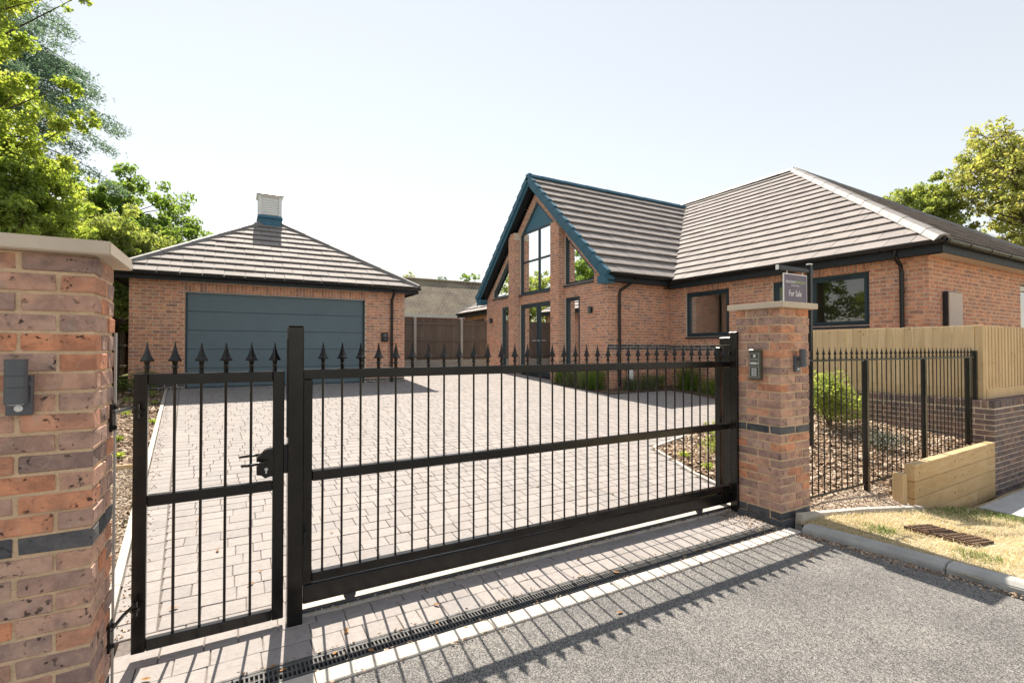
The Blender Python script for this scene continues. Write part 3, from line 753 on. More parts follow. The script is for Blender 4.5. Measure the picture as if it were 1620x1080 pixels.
def leaves_np(name, C, size, m, parent=None, kind='stuff', aspect=.5, flatness=.0):
    """C: (n,3) leaf centres -> folded leaf faces (two quads)"""
    n = len(C); 
    d = RNG.normal(size=(n, 3)); d[:, 2] = d[:, 2]*(1-flatness)-.25; d /= np.linalg.norm(d, axis=1)[:, None]
    u = RNG.normal(size=(n, 3)); sd = np.cross(d, u); sd /= np.linalg.norm(sd, axis=1)[:, None]
    nn = np.cross(sd, d)
    s = size*RNG.uniform(.55, 1.25, n)[:, None]
    tip = C+d*s; basep = C-d*s*.8; l = C+sd*s*aspect+nn*s*.15; r = C-sd*s*aspect+nn*s*.15
    V = np.stack([basep, l, tip, r], 1).reshape(-1, 3)
    b = base(parent); V = V-np.array(b[:])
    me = bpy.data.meshes.new(name); me.vertices.add(4*n); me.vertices.foreach_set('co', V.astype(np.float32).ravel())
    idx = (np.arange(n)*4)[:, None]+np.array([[0, 1, 2, 0, 2, 3]]); me.loops.add(6*n); me.loops.foreach_set('vertex_index', idx.astype(np.int32).ravel())
    me.polygons.add(2*n); me.polygons.foreach_set('loop_start', np.arange(2*n, dtype=np.int32)*3); me.polygons.foreach_set('loop_total', np.full(2*n, 3, np.int32))
    me.materials.append(MATS[m]); me.update(calc_edges=True); me.validate()
    o = bpy.data.objects.new(name, me); COL.objects.link(o)
    if parent: o.parent = parent
    if kind: o['kind'] = kind
    return o
def clump(c, r, n, hollow=.35):
    """points through an ellipsoid, denser outside"""
    d = RNG.normal(size=(n, 3)); d /= np.linalg.norm(d, axis=1)[:, None]
    rad = (hollow+(1-hollow)*RNG.uniform(0, 1, n)**.6)
    return np.array(c)+d*rad[:, None]*np.array(r)
def shrub(name, c, r, n, size, m, label, cat='shrub', group=None, stems=7):
    t = thing(name, (c[0], c[1], c[2]), label, cat, group)
    pts = []
    for _ in range(14):
        a, b = random.uniform(0, 6.28), random.uniform(.1, 1)
        cc = (c[0]+math.cos(a)*r[0]*.6*b, c[1]+math.sin(a)*r[1]*.6*b, c[2]+r[2]*random.uniform(.5, 1.35))
        pts.append(clump(cc, (r[0]*.45, r[1]*.45, r[2]*.4), n//14))
    leaves_np('foliage', np.concatenate(pts), size, m, t)
    mb = MB()
    for i in range(stems):
        a = random.uniform(0, 6.28); mb.tube([(c[0], c[1], c[2]-.05), (c[0]+math.cos(a)*r[0]*.3, c[1]+math.sin(a)*r[1]*.3, c[2]+r[2]*.7), (c[0]+math.cos(a)*r[0]*.55, c[1]+math.sin(a)*r[1]*.55, c[2]+r[2]*1.3)], [.008, .006, .003], 5)
    mb.build('stems', 'bark', t); return t
shrub('shrub', (8.35, 4.35, z_bed(8.35, 4.35)), (.66, .55, .56), 3200, .035, 'leaf_mid', 'bushy pale green shrub against the dark wall behind the railing')
shrub('shrub', (5.62, 4.35, z_bed(5.6, 4.35)), (.32, .3, .30), 700, .026, 'leaf_mid', 'small leafy shrub in the mulch bed just behind the sliding gate')
shrub('shrub', (6.0, 3.9, z_bed(6.0, 3.9)), (.28, .28, .17), 420, .026, 'leaf_mid', 'low sparse shrub hidden beside the keypad pier')
for (x, y) in ((4.98, 4.0), (5.15, 4.5), (5.3, 3.75), (5.05, 3.7)):
    shrub('bedding_plant', (x, y, z_bed(x, y)), (.11, .11, .06), 90, .022, 'leaf_lime', 'tiny light green plant sprouting in the mulch behind the gate', 'plant', 'tiny plants in the mulch bed', 3)
shrub('shrub', (7.8, 3.42, z_bed(7.8, 3.42)), (.5, .32, .15), 900, .022, 'leaf_silver', 'low spreading dark silvery shrub in the mulch behind the railing')
shrub('shrub', (6.9, 4.6, z_bed(6.9, 4.6)), (.45, .4, .22), 700, .03, 'leaf_mid', 'low green shrub in the mulch between two railing posts')
shrub('shrub', (8.9, 5.2, z_bed(8.9, 5.2)), (.4, .5, .4), 900, .035, 'leaf_mid', 'pale green shrub at far end of the dark wall beside the pier')

# ------------------------------------------------------------------ black railing
RY = 2.86
rl = thing('railing', (6.8, RY, 0), 'black steel railing with spear tops between the keypad pier and dark wall', 'railing')
chb('top_rail', 'gate_black', rl, 4.62, 9.24, RY-.009, RY+.009, 1.415, 1.437, c=.002)
chb('bottom_rail', 'gate_black', rl, 4.62, 9.2, RY-.009, RY+.009, .022, .042, c=.002)
sfin = MB(); sfin.lathe([(0, .009), (.012, .0125), (.022, .0125), (.026, .007), (.045, .009), (.052, .016), (.058, .0165), (.085, .0075), (.128, .001)], seg=4); sfm = sfin.mesh('finial', 'gate_black')
rbm = bar_mesh(1.415-.042+.01, .0065)
i = 0; x = 4.70
while x < 9.2:
    if all(abs(x-px) > .04 for px in (6.22, 7.66, 9.03)): link('bar', rbm, rl, (x, RY, .037))
    link('finial', sfm, rl, (x, RY, 1.436)); x += .111
for px, zlo in ((6.22, -.2), (7.66, -.1), (9.03, 0.0)):
    chb('post', 'gate_black', rl, px-.024, px+.024, RY-.024, RY+.024, zlo, 1.4145, c=.003)
chb('wall_post', 'gate_black', rl, 9.245, 9.295, RY-.026, RY+.024, .828, 1.52, c=.003)
mb = MB(); mb.box(9.22, 9.31, RY-.05, RY+.05, .8205, .8275); mb.build('base_plate', 'gate_black', rl)

# ------------------------------------------------------------------ dark brick retaining wall
WX, WY = 9.215, 2.64; WT = .815; WB = -.56
rw = thing('retaining_wall', (WX, WY, 0), 'dark purple brick retaining wall with brick on edge coping under the timber fence', 'wall')
mb = MB(); e = .007
mb.box(WX+e, WX+.33, WY+e, 6.3, WB, WT-.112); mb.box(WX+.33, 12.03, WY+e, WY+.33, WB, WT-.112)
mb.box(WX+e, WX+.33, WY+e, 6.3, WT-.112, WT-.006); mb.box(WX+.33, 12.03, WY+e, WY+.33, WT-.112, WT-.006); mb.build('mortar_core', 'mortar_house', rw)
nC = 17; top = WT-.112-MJ
for c_ in range(nC):
    zc = top-CO*c_-BH/2
    if zc < WB: break
    off = 0 if c_ % 2 == 0 else BL/2+MJ/2
    # left face (plane X), course alternates stretcher / header at the corner
    y = WY+(0 if c_ % 2 == 0 else BW+MJ)
    if c_ % 2 == 1: pass
    while y < 6.1:
        if y > 2.9 or zc > -.6:
            link('brick', bmesh_for('brick_dark', 'y'), rw, (WX+BW/2, y+BL/2, zc), (0, 0, random.uniform(-.006, .006)))
        y += BL+MJ
        if zc < .05 and y > 3.4: break
    x = WX+(BW+MJ if c_ % 2 == 0 else 0)
    while x < 12.0:
        link('brick', bmesh_for('brick_dark', 'x'), rw, (x+BL/2, WY+BW/2, zc), (0, 0, random.uniform(-.006, .006))); x += BL+MJ
cm = [brick_mesh('coping_brick', BH, BL, BW, 'brick_dark', 900+i) for i in range(4)]
cm2 = [brick_mesh('coping_brick', BL, BH, BW, 'brick_dark', 940+i) for i in range(4)]
x = WX+.225
while x < 12.0: link('coping_brick', random.choice(cm), rw, (x+BH/2, WY+BL/2-.004, WT-BW/2)); x += CO
y = WY
while y < 6.2: link('coping_brick', random.choice(cm2), rw, (WX+BL/2-.004, y+BH/2, WT-BW/2)); y += CO

# terrace behind the wall
grid('terrace', [9.54, 10.58], [2.96, 6.28], lambda x, y: .76, 'gravel'); grid('terrace', [10.58, 22], [2.96, 3.86], lambda x, y: .76, 'gravel')

# ------------------------------------------------------------------ timber sleepers
slp = thing('sleeper_wall', (6.62, 2.55, 0), 'stack of pale timber sleepers retaining the bed beside dark brick wall', 'timber wall')
sa = Vector((6.60, 2.555, 0)); sb_ = Vector((9.19, 2.632, 0)); sdv = (sb_-sa).normalized(); sn = Vector((sdv.y, -sdv.x, 0))
for r_ in range(4):
    z1 = .25-.19*r_; 
    cuts = [0, 1.25, 2.591] if r_ in (0, 2) else [0, 1.9, 2.591]
    for a, b in zip(cuts, cuts[1:]):
        mb = MB(); bm = bmesh.new(); bmesh.ops.create_cube(bm, size=1); M = Matrix.Translation(sa+sdv*((a+b)/2)-sn*.05+Vector((0, 0, z1-.094))) @ Matrix.Rotation(math.atan2(sdv.y, sdv.x), 4, 'Z')
        for v in bm.verts: v.co = M @ Vector((v.co.x*(b-a-.004), v.co.y*.10, v.co.z*.186))
        bmesh.ops.bevel(bm, geom=bm.edges[:], offset=.005, segments=1, affect='EDGES'); mb.bm(bm); mb.build('sleeper', 'timber_sleeper', slp)
mb = MB(); mb.cbox(6.43, 6.53, 2.60, 2.70, -.3, .16, .004); mb.build('stake', 'timber_post', slp)
for a in (.12, 1.15, 1.38, 2.45):
    for zz_ in (.155, -.035, -.225):
        p = sa+sdv*a+Vector((0, 0, zz_)); mb = MB(); mb.tube([p-sn*.002, p+sn*.003], .009, 8); mb.build('screw', 'track_steel', slp)

# ------------------------------------------------------------------ timber fence on the wall
tf = thing('timber_fence', (9.35, 2.8, WT), 'new pale vertical board timber fence standing on the dark brick wall', 'fence')
FT = 1.885; FB0 = WT+.155
FX = 9.345; FY = 2.79
chb('gravel_board', 'timber_post', tf, FX-.012, FX+.02, FY+.09, 6.25, WT+.004, FB0, c=.003)
chb('gravel_board', 'timber_post', tf, FX+.09, 12.0, FY-.012, FY+.02, WT+.004, FB0, c=.003)
for px, py in ((FX+.045, FY+.045), (FX+.06, 4.6), (FX+.06, 6.2), (10.7, FY+.06), (11.95, FY+.06)):
    chb('post', 'timber_post', tf, px-.045, px+.045, py-.045, py+.045, WT+.002, FT-.01 if py > FY+.05 or px > 10 else FT+.002, c=.004)
for zz_ in (WT+.3, WT+.9):
    chb('rail', 'timber_post', tf, FX+.018, FX+.058, FY+.1, 6.25, zz_, zz_+.07, c=.003); chb('rail', 'timber_post', tf, FX+.1, 11.9, FY+.018, FY+.058, zz_, zz_+.07, c=.003)
def board(x0, x1, y0, y1, m='timber_new', z0=FB0+.002, z1=FT, par=tf):
    mb = MB(); mb.cbox(x0, x1, y0, y1, z0, z1, .002); return mb.build('board', m, par)
y = FY+.095
while y < 6.15:   # overlapping feather edge boards along the left side
    o = board(FX-.006, FX+.012, y, y+.118, z1=FT-random.uniform(0, .006)); 
    mb = MB(); y += .125
    o.rotation_euler = (0, 0, 0)
    board(FX-.016, FX-.0065, y-.022, y-.001, z1=FT-.004)
x = FX+.095; odd = 0
while x < 11.9:
    board(x, x+.058, FY-.006-.014*(odd % 2), FY+.012-.012*(odd % 2), z1=FT-random.uniform(0, .012)); x += .064; odd += 1

# ------------------------------------------------------------------ for sale sign
fs = thing('for_sale_sign', (7.16, 4.0, z_bed(7.16, 4)), 'dark purple For Sale board hanging from black post behind the keypad pier', 'sign')
chb('post', 'gutter_black', fs, 7.135, 7.19, 3.97, 4.03, -.1, 2.745, c=.003)
chb('post_cap', 'sign_white', fs, 7.134, 7.191, 3.969, 4.031, 2.746, 2.760, c=.002)
chb('arm', 'gutter_black', fs, 6.40, 7.134, 3.98, 4.02, 2.625, 2.68, c=.003); chb('arm_end', 'sign_white', fs, 6.392, 6.3995, 3.979, 4.021, 2.62, 2.682, c=.001); chb('arm_stub', 'gutter_black', fs, 7.191, 7.24, 3.98, 4.02, 2.625, 2.68, c=.003)
bd = MB(); bd.box(6.53, 7.085, 3.993, 4.007, 2.03, 2.585); bdo = bd.build('board', 'sign_white', fs)
mb = MB(); mb.box(6.543, 7.072, 3.9905, 3.9925, 2.043, 2.572); mb.build('face', 'sign_purple', bdo)
for hx in (6.62, 6.99):
    mb = MB(); mb.tube([(hx, 4.0, 2.58), (hx, 4.0, 2.626)], .006, 6); mb.build('hook', 'steel', fs)
def text(s, x, y, z, size, m, parent, align='LEFT', rot=(math.pi/2, 0, 0)):
    cu = bpy.data.curves.new('lettering', 'FONT'); cu.body = s; cu.size = size; cu.extrude = .0006; cu.align_x = align
    o = bpy.data.objects.new('lettering_tmp', cu); COL.objects.link(o); o.rotation_euler = rot
    bpy.context.view_layer.update(); me = bpy.data.meshes.new_from_object(o); bpy.data.objects.remove(o)
    me.transform(Matrix.Rotation(rot[0], 4, 'X')); me.materials.clear(); me.materials.append(MATS[m])
    return link('lettering', me, parent, (x, y, z))
text('BEACHAM', 6.575, 3.9895, 2.455, .052, 'sign_white', fs); text('REYNOLDS', 6.775, 3.9895, 2.455, .052, 'sign_green', fs)
text('ESTATE AGENTS', 6.70, 3.9895, 2.415, .026, 'sign_white', fs)
text('For Sale', 6.64, 3.9895, 2.275, .118, 'sign_white', fs).scale = (.8, 1, 1)

# ------------------------------------------------------------------ building helpers
def cutints(ints, lo, hi):
    out_ = []
    for a, b in ints:
        if hi <= a or lo >= b: out_.append((a, b)); continue
        if lo > a: out_.append((a, lo))
        if hi < b: out_.append((hi, b))
    return out_
def wall(parent, plane, pos, a0, a1, z0, z1, holes=(), soldiers=(), lim=None, dark=None, thick=.10, lining=.2, out_=-1, brickm='brick_house', relief=.006, slab=(0, 0), lin_in=(0, 0)):
    """plane 'x': wall face at X=pos looking along out_*X. Bricks stand proud of the mortar slab."""
    def P(a, d, z): return (pos-out_*d, a, z) if plane == 'x' else (a, pos-out_*d, z)
    mo, li, br, bd_ = MB(), MB(), MB(), MB()
    def blk(mb, a, b, d0, d1, za, zb):
        p, q = P(a, d0, za), P(b, d1, zb); mb.box(p[0], q[0], p[1], q[1], za, zb)
    def face(mb, a, b, za, zb):
        vs = [P(a, relief, za), P(b, relief, za), P(b, relief, zb), P(a, relief, zb), P(a+.002, 0, za+.002), P(b-.002, 0, za+.002), P(b-.002, 0, zb-.002), P(a+.002, 0, zb-.002)]
        mb.add(vs, [(4, 5, 6, 7), (0, 1, 5, 4), (1, 2, 6, 5), (2, 3, 7, 6), (3, 0, 4, 7)])
    n = int(round((z1-z0)/CO)); rw_ = random.Random(int(abs(pos*100)))
    for k_ in range(n):
        za = z0+k_*CO; zm = za+CO/2
        ints = [(a0, a1)] if lim is None else [lim(zm)]
        if ints[0] is None: continue
        for h in holes:
            r_ = h(zm)
            if r_: ints = cutints(ints, *r_)
        for a, b in ints:
            if b-a < .01: continue
            sa2, sb3 = (a+slab[0] if a == a0 else a), (b-slab[1] if b == a1 else b); la, lb_ = (a+lin_in[0] if a == a0 else a), (b-lin_in[1] if b == a1 else b)
            if sb3 > sa2: blk(mo, sa2, sb3, relief, thick, za, za+CO)
            if lb_ > la: blk(li, la, lb_, thick+.001, thick+lining, za, za+CO)
        for (sa_, sb2, sz0, sz1) in soldiers:
            if sz0-.001 < zm < sz1+.001: ints = cutints(ints, sa_, sb2)
        off = 0 if k_ % 2 else (BL+MJ)/2
        for a, b in ints:
            x = math.floor((a-off)/(BL+MJ))*(BL+MJ)+off
            while x < b:
                p, q = max(a+.001, x+MJ/2), min(b-.001, x+BL+MJ/2)
                if q-p > .02: face(bd_ if dark and dark(zm) else br, p, q, za+MJ/2, za+MJ/2+BH)
                x += BL+MJ
    for (sa_, sb2, sz0, sz1) in soldiers:
        x = sa_
        while x < sb2-.03:
            face(br, x+MJ/2, min(x+CO-MJ/2, sb2), sz0+.004, sz1-.006); x += CO
    w_ = mo.build('wall', 'mortar_house', parent)
    li.build('wall_lining', 'plaster', parent)
    o = br.build('brick_courses', brickm, w_); o['kind'] = 'stuff'
    if bd_.v: o = bd_.build('dark_brick_band', 'brick_blue', w_); o['kind'] = 'stuff'
    return w_
def inset(poly, d):
    n = len(poly); A = sum(poly[i][0]*poly[(i+1) % n][1]-poly[(i+1) % n][0]*poly[i][1] for i in range(n))
    sgn = 1 if A > 0 else -1; L = []
    for i in range(n):
        (x0, y0), (x1, y1) = poly[i], poly[(i+1) % n]; l = math.hypot(x1-x0, y1-y0)
        nx, ny = -(y1-y0)/l*sgn, (x1-x0)/l*sgn; L.append((x0+nx*d, y0+ny*d, x1-x0, y1-y0))
    res = []
    for i in range(n):
        a, b = L[i-1], L[i]; den = a[2]*b[3]-a[3]*b[2]
        t = ((b[0]-a[0])*b[3]-(b[1]-a[1])*b[2])/den; res.append((a[0]+a[2]*t, a[1]+a[3]*t))
    return res
def window(parent, plane, pos, poly, fwid=.07, mull=(), trans=(), sashes=None, rec=.055, dep=.07, name='window', sill=True, panel=None, out_=-1, fm='anthracite', vent=True):
    def P(p, d): return (pos-out_*d, p[0], p[1]) if plane == 'x' else (p[0], pos-out_*d, p[1])
    off = Vector((-out_*dep, 0, 0)) if plane == 'x' else Vector((0, -out_*dep, 0))
    inn = inset(poly, fwid)
    mb = MB(); mb.ring([P(p, rec) for p in poly], [P(p, rec) for p in inn], off); w_ = mb.build(name, fm, parent)
    lo_a, hi_a = min(p[0] for p in inn), max(p[0] for p in inn); lo_z, hi_z = min(p[1] for p in inn), max(p[1] for p in inn)
    def bx(nm, a, b, za, zb, d0, d1, m, par):
        p, q = P((a, za), d0), P((b, zb), d1); mb = MB(); mb.cbox(min(p[0], q[0]), max(p[0], q[0]), min(p[1], q[1]), max(p[1], q[1]), za, zb, .003); return mb.build(nm, m, par)
    for a in mull: bx('mullion', a-.032, a+.032, lo_z, hi_z if panel is None else panel, rec+.002, rec+dep-.002, fm, w_)
    for z in trans: bx('transom', lo_a, hi_a, z-.028, z+.028, rec+.003, rec+dep-.003, fm, w_)
    for (a, b, za, zb) in (sashes or ()):
        o_ = [(a, za), (b, za), (b, zb), (a, zb)]; mb = MB(); mb.ring([P(p, rec-.012) for p in o_], [P(p, rec-.012) for p in inset(o_, .055)], off*.8); s_ = mb.build('sash', fm, w_)
        if vent: bx('trickle_vent', a+(b-a)*.3, b-(b-a)*.3, zb-.035, zb-.020, rec-.022, rec-.0125, 'dark_box', w_)
    # panes: split at mullions / transoms
    mb = MB(); gi = inset(poly, fwid-.01)
    mb.add([P(p, rec+dep*.5) for p in gi], [tuple(range(len(gi)))]); mb.build('pane', 'glass', w_, recalc=False)
    if sill: bx('sill', min(p[0] for p in poly), max(p[0] for p in poly), min(p[1] for p in poly)-.045, min(p[1] for p in poly)-.002, -.045, rec+.02, fm, w_)
    return w_
def rect(a, b, z0, z1): return [(a, z0), (b, z0), (b, z1), (a, z1)]
def hole(a, b, z0, z1): return lambda z: (a, b) if z0 < z < z1 else None
def clip_poly(sub, clipper):
    out_ = sub
    n = len(clipper)
    for i in range(n):
        (ax, ay), (bx, by) = clipper[i], clipper[(i+1) % n]
        inp = out_; out_ = []
        if not inp: break
        def side(p): return (bx-ax)*(p[1]-ay)-(by-ay)*(p[0]-ax)
        for j in range(len(inp)):
            p, q = inp[j-1], inp[j]; sp, sq = side(p), side(q)
            if (sp >= 0) != (sq >= 0):
                t = sp/(sp-sq); out_.append((p[0]+(q[0]-p[0])*t, p[1]+(q[1]-p[1])*t))
            if sq >= 0: out_.append(q)
    return out_
def tile_plane(e0, e1, up, poly, gauge, tw, thick=.03, facing=True, cut=None):
    """returns list of tiles (centre, verts, faces)"""
    e0, e1, up = Vector(e0), Vector(e1), Vector(up).normalized(); sd = (e1-e0).normalized(); nn = sd.cross(up)
    if nn.z < 0: nn = -nn
    A = sum(poly[i][0]*poly[(i+1) % len(poly)][1]-poly[(i+1) % len(poly)][0]*poly[i][1] for i in range(len(poly)))
    if A < 0: poly = poly[::-1]
    smin, smax = min(p[0] for p in poly), max(p[0] for p in poly); tmax = max(p[1] for p in poly)
    T = []; k_ = 0; gap = thick*.5; hl, hu = thick+gap+.008, .008
    while k_*gauge < tmax-.03:
        t0 = k_*gauge; t1 = t0+gauge+.05; s = smin-(tw/2 if k_ % 2 else 0)
        while s < smax:
            q = clip_poly([(s+.004, t0), (s+tw-.004, t0), (s+tw-.004, t1), (s+.004, t1)], poly)
            s += tw
            if len(q) < 3: continue
            ar = abs(sum(q[i][0]*q[(i+1) % len(q)][1]-q[(i+1) % len(q)][0]*q[i][1] for i in range(len(q))))/2
            if ar < .004: continue
            dz = random.uniform(-.004, .004); m_ = len(q)
            tp = [e0+sd*a+up*b+nn*(hl-(hl-hu)*(b-t0)/gauge+dz) for a, b in q]; bt = [e0+sd*a+up*b+nn*(.002 if b > t0+.08 else hl-thick) for a, b in q]
            c_ = sum(tp, Vector())/m_
            if cut and cut(c_): continue
            T.append((c_, tp+bt, [tuple(range(m_)), tuple(range(2*m_-1, m_-1, -1))]+[((i+1) % m_, i, m_+i, m_+(i+1) % m_) for i in range(m_)], facing))
        k_ += 1
    return T
def place_tiles(T, parent, n, m='roof_tile'):
    camv = Vector((0, 0, CAM_H)); fw_ = Vector((.492, .87, 0))
    T = sorted(T, key=lambda t: (0 if t[3] and abs(math.atan2((t[0]-camv).x, (t[0]-camv).y)-R(29.5)) < R(46.3) else 1, (t[0]-camv).length))
    rest_ = MB()
    for i, (c_, vs, fs_, fc) in enumerate(T):
        if i < n and fc:
            mb = MB(); mb.add(vs, fs_); me = mb.mesh('tile', m, c_); link('tile', me, parent, c_)
        else: rest_.add(vs, fs_)
    if rest_.v: o = rest_.build('tiling', m, parent); o['kind'] = 'stuff'
def ridge_run(parent, p0, p1, wd=.13, ht=.06, L=.42, m='ridge_tile', drop=.06):
    p0, p1 = Vector(p0), Vector(p1); d = (p1-p0); n = max(1, int(d.length/L)); dn = d.normalized(); sd = dn.cross(Vector((0, 0, 1))).normalized(); up = sd.cross(dn).normalized()
    for i in range(n):
        a, b = p0+d*(i/n), p0+d*((i+1)/n)-dn*.006; lift = .004*(i % 2)
        prof = [(-wd, -drop), (-wd*.55, ht*.6), (0, ht), (wd*.55, ht*.6), (wd, -drop), (wd*.9, -drop-.02), (0, ht-.03), (-wd*.9, -drop-.02)]
        mb = MB(); vs = [a+sd*x+up*(y+lift) for x, y in prof]+[b+sd*x*.97+up*(y+lift-.003) for x, y in prof]; q = len(prof)
        mb.add(vs, [tuple(range(q)), tuple(range(2*q-1, q-1, -1))]+[(i_, (i_+1) % q, q+(i_+1) % q, q+i_) for i_ in range(q)]); mb.build('ridge_tile', m, parent)
def gutter(parent, p0, p1, r=.058, m='gutter_black', brackets=.9):
    p0, p1 = Vector(p0), Vector(p1); d = (p1-p0).normalized(); sd = d.cross(Vector((0, 0, 1)))
    mb = MB(); prof = [(math.cos(t), math.sin(t)) for t in lin(math.pi, 2*math.pi, 9)]
    o_ = [(a*r, b*r) for a, b in prof]+[(a*(r-.006), b*(r-.006)) for a, b in prof[::-1]]
    q = len(o_); vs = [p0+sd*a+Vector((0, 0, b)) for a, b in o_]+[p1+sd*a+Vector((0, 0, b)) for a, b in o_]
    mb.add(vs, [tuple(range(q)), tuple(range(2*q-1, q-1, -1))]+[(i, (i+1) % q, q+(i+1) % q, q+i) for i in range(q)])
    g_ = mb.build('gutter', m, parent); L = (p1-p0).length; n = max(2, int(L/brackets))
    for i in range(n+1):
        c_ = p0+d*(min(max(.1, L*i/n), L-.1)); mb = MB(); o2 = [(a*(r+.008), b*(r+.008)) for a, b in prof]+[(a*(r+.001), b*(r+.001)) for a, b in prof[::-1]]
        vs = [c_-d*.03+sd*a+Vector((0, 0, b)) for a, b in o2]+[c_+d*.03+sd*a+Vector((0, 0, b)) for a, b in o2]
        mb.add(vs, [tuple(range(q)), tuple(range(2*q-1, q-1, -1))]+[(i_, (i_+1) % q, q+(i_+1) % q, q+i_) for i_ in range(q)]); mb.build('bracket', m, g_)
    return g_
def downpipe(parent, pts, r=.036):
    mb = MB(); mb.tube(pts, r, 10); o = mb.build('downpipe', 'gutter_black', parent); smooth_angle(o, 45)
    a, b = Vector(pts[-2]), Vector(pts[-1])
    for f in (.15, .5, .85):
        c_ = a.lerp(b, f); mb = MB(); mb.tube([c_+Vector((0, 0, .02)), c_-Vector((0, 0, .02))], r+.008, 10); mb.build('pipe_clip', 'gutter_black', o)

# ================================================================== GARAGE
GX0, GX1, GYF, GZ = -2.0, 4.09, 13.28, .655; GE = 3.09
ga = thing('garage', ((GX0+GX1)/2, GYF, GZ), 'detached red brick double garage with hipped tile roof and roller door', 'garage')
DX0, DX1, DZ = -.985, 3.02, 2.84
wall(ga, 'y', GYF, GX0, GX1, GZ-.2, GE, holes=[hole(DX0, DX1, 0, DZ)], soldiers=[(DX0-.1, DX1+.1, DZ+.001, DZ+.22)], dark=lambda z: z < GZ+.13)
wall(ga, 'x', GX0, GYF+.10, 19.3, GZ-.2, GE, dark=lambda z: z < GZ+.13)
wall(ga, 'x', GX1, GYF+.10, 19.3, GZ-.2, GE, out_=1, dark=lambda z: z < GZ+.13)
mb = MB(); mb.box(GX0, GX1, 19.2, 19.3, GZ-.2, GE); mb.build('back_wall', 'mortar_house', ga)
gd = thing('tmp', (0, 0, 0), 'x', 'x'); bpy.data.objects.remove(gd)
mb = MB(); mb.box(DX0, DX1, GYF+.145, GYF+.16, GZ-.1, DZ); gdo = mb.build('garage_door', 'garage_door', ga)
nP = 5; ph = (DZ-GZ)/nP
for i in range(nP):
    z0 = GZ+i*ph; mb = MB(); mb.cbox(DX0+.035, DX1-.035, GYF+.115, GYF+.144, z0+.004, z0+ph-.004, .005); mb.build('door_panel', 'garage_door', gdo)
mb = MB(); mb.box(DX0+.001, DX0+.034, GYF+.09, GYF+.1445, GZ-.05, DZ-.001); mb.build('door_jamb', 'anthracite', gdo)
mb = MB(); mb.box(DX1-.034, DX1-.001, GYF+.09, GYF+.1445, GZ-.05, DZ-.001); mb.build('door_jamb', 'anthracite', gdo)
mb = MB(); mb.box(DX0-.12, DX1+.12, GYF-.004, GYF+.09, DZ-.012, DZ-.002); mb.build('lintel_strip', 'fascia_white', ga)
ex0, ex1, ey0, ey1, ez = GX0-.32, GX1+.32, GYF-.33, 19.6, 3.19
ax, ay, az = .93, 16.28, 5.36
mb = MB()
for poly in ([(ex0, ey0, ez), (ex1, ey0, ez), (ax, ay, az)], [(ex1, ey0, ez), (ex1, ey1, ez), (ax, ay, az)], [(ex1, ey1, ez), (ex0, ey1, ez), (ax, ay, az)], [(ex0, ey1, ez), (ex0, ey0, ez), (ax, ay, az)]): mb.add(poly, [(0, 1, 2)])
gr = mb.build('roof', 'soffit', ga)
T = []
def hip_tiles(p0, p1, apex, gauge, tw, facing, top=None):
    p0, p1, apex = Vector(p0), Vector(p1), Vector(apex); sd = (p1-p0).normalized(); a = (apex-p0).dot(sd); foot = p0+sd*a; up = apex-foot; h = up.length; L = (p1-p0).length
    poly = [(0, 0), (L, 0), (a, h)] if top is None else [(0, 0), (L, 0), (top[1], h), (top[0], h)]
    return tile_plane(p0, p1, up, poly, gauge, tw, .028, facing)
T += hip_tiles((ex0, ey0, ez), (ex1, ey0, ez), (ax, ay, az), .335, .42, True)
T += hip_tiles((ex1, ey1, ez), (ex1, ey0, ez), (ax, ay, az), .335, .42, False)
T += hip_tiles((ex0, ey0, ez), (ex0, ey1, ez), (ax, ay, az), .335, .42, False)
place_tiles(T, gr, 260)
for cx_, cy_ in ((ex0, ey0), (ex1, ey0)): ridge_run(gr, (cx_, cy_, ez+.05), (ax, ay, az+.05), wd=.12, ht=.045)
mb = MB(); mb.box(ex0+.02, ex1-.02, ey0+.03, ey0+.055, ez-.15, ez-.005); mb.box(ex1-.055, ex1-.03, ey0+.056, ey1, ez-.15, ez-.005); mb.box(ex0+.03, ex0+.055, ey0+.056, ey1, ez-.15, ez-.005); mb.build('fascia', 'soffit', ga)
mb = MB(); mb.box(ex0+.056, ex1-.056, ey0+.0555, GYF-.001, ez-.10, ez-.09); mb.box(GX1+.001, ex1-.056, GYF, ey1, ez-.10, ez-.09); mb.box(ex0+.056, GX0-.001, GYF, ey1, ez-.10, ez-.09); mb.build('soffit_board', 'soffit', ga)
gutter(ga, (ex0, ey0-.03, ez-.01), (ex1+.02, ey0-.03, ez-.01))
downpipe(ga, [(3.72, ey0-.02, ez-.06), (3.72, ey0+.04, ez-.16), (3.72, GYF-.06, ez-.33), (3.72, GYF-.055, ez-.5), (3.72, GYF-.055, GZ)])
# cupola on the garage roof
cu_ = [ax-.10, ay]
cpo = MB(); q = .305; cx_, cy_ = ax-.06, ay-.12
cpo.box(cx_-q+.015, cx_+q-.015, cy_-q+.015, cy_+q-.015, az-.45, az+.03); cup = cpo.build('cupola', 'lead_shade_blue', ga)
mb = MB(); mb.add([(cx_-q-.03, cy_-q-.03, az-.02), (cx_+q+.03, cy_-q-.03, az-.02), (cx_+q+.03, cy_+q+.03, az-.02), (cx_-q-.03, cy_+q+.03, az-.02), (cx_-q, cy_-q, az+.06), (cx_+q, cy_-q, az+.06), (cx_+q, cy_+q, az+.06), (cx_-q, cy_+q, az+.06)], [(0, 3, 2, 1), (4, 5, 6, 7), (0, 1, 5, 4), (1, 2, 6, 5), (2, 3, 7, 6), (3, 0, 4, 7)]); mb.build('skirt', 'lead_shade_blue', cup)
mb = MB(); z0, z1 = az+.061, az+.60
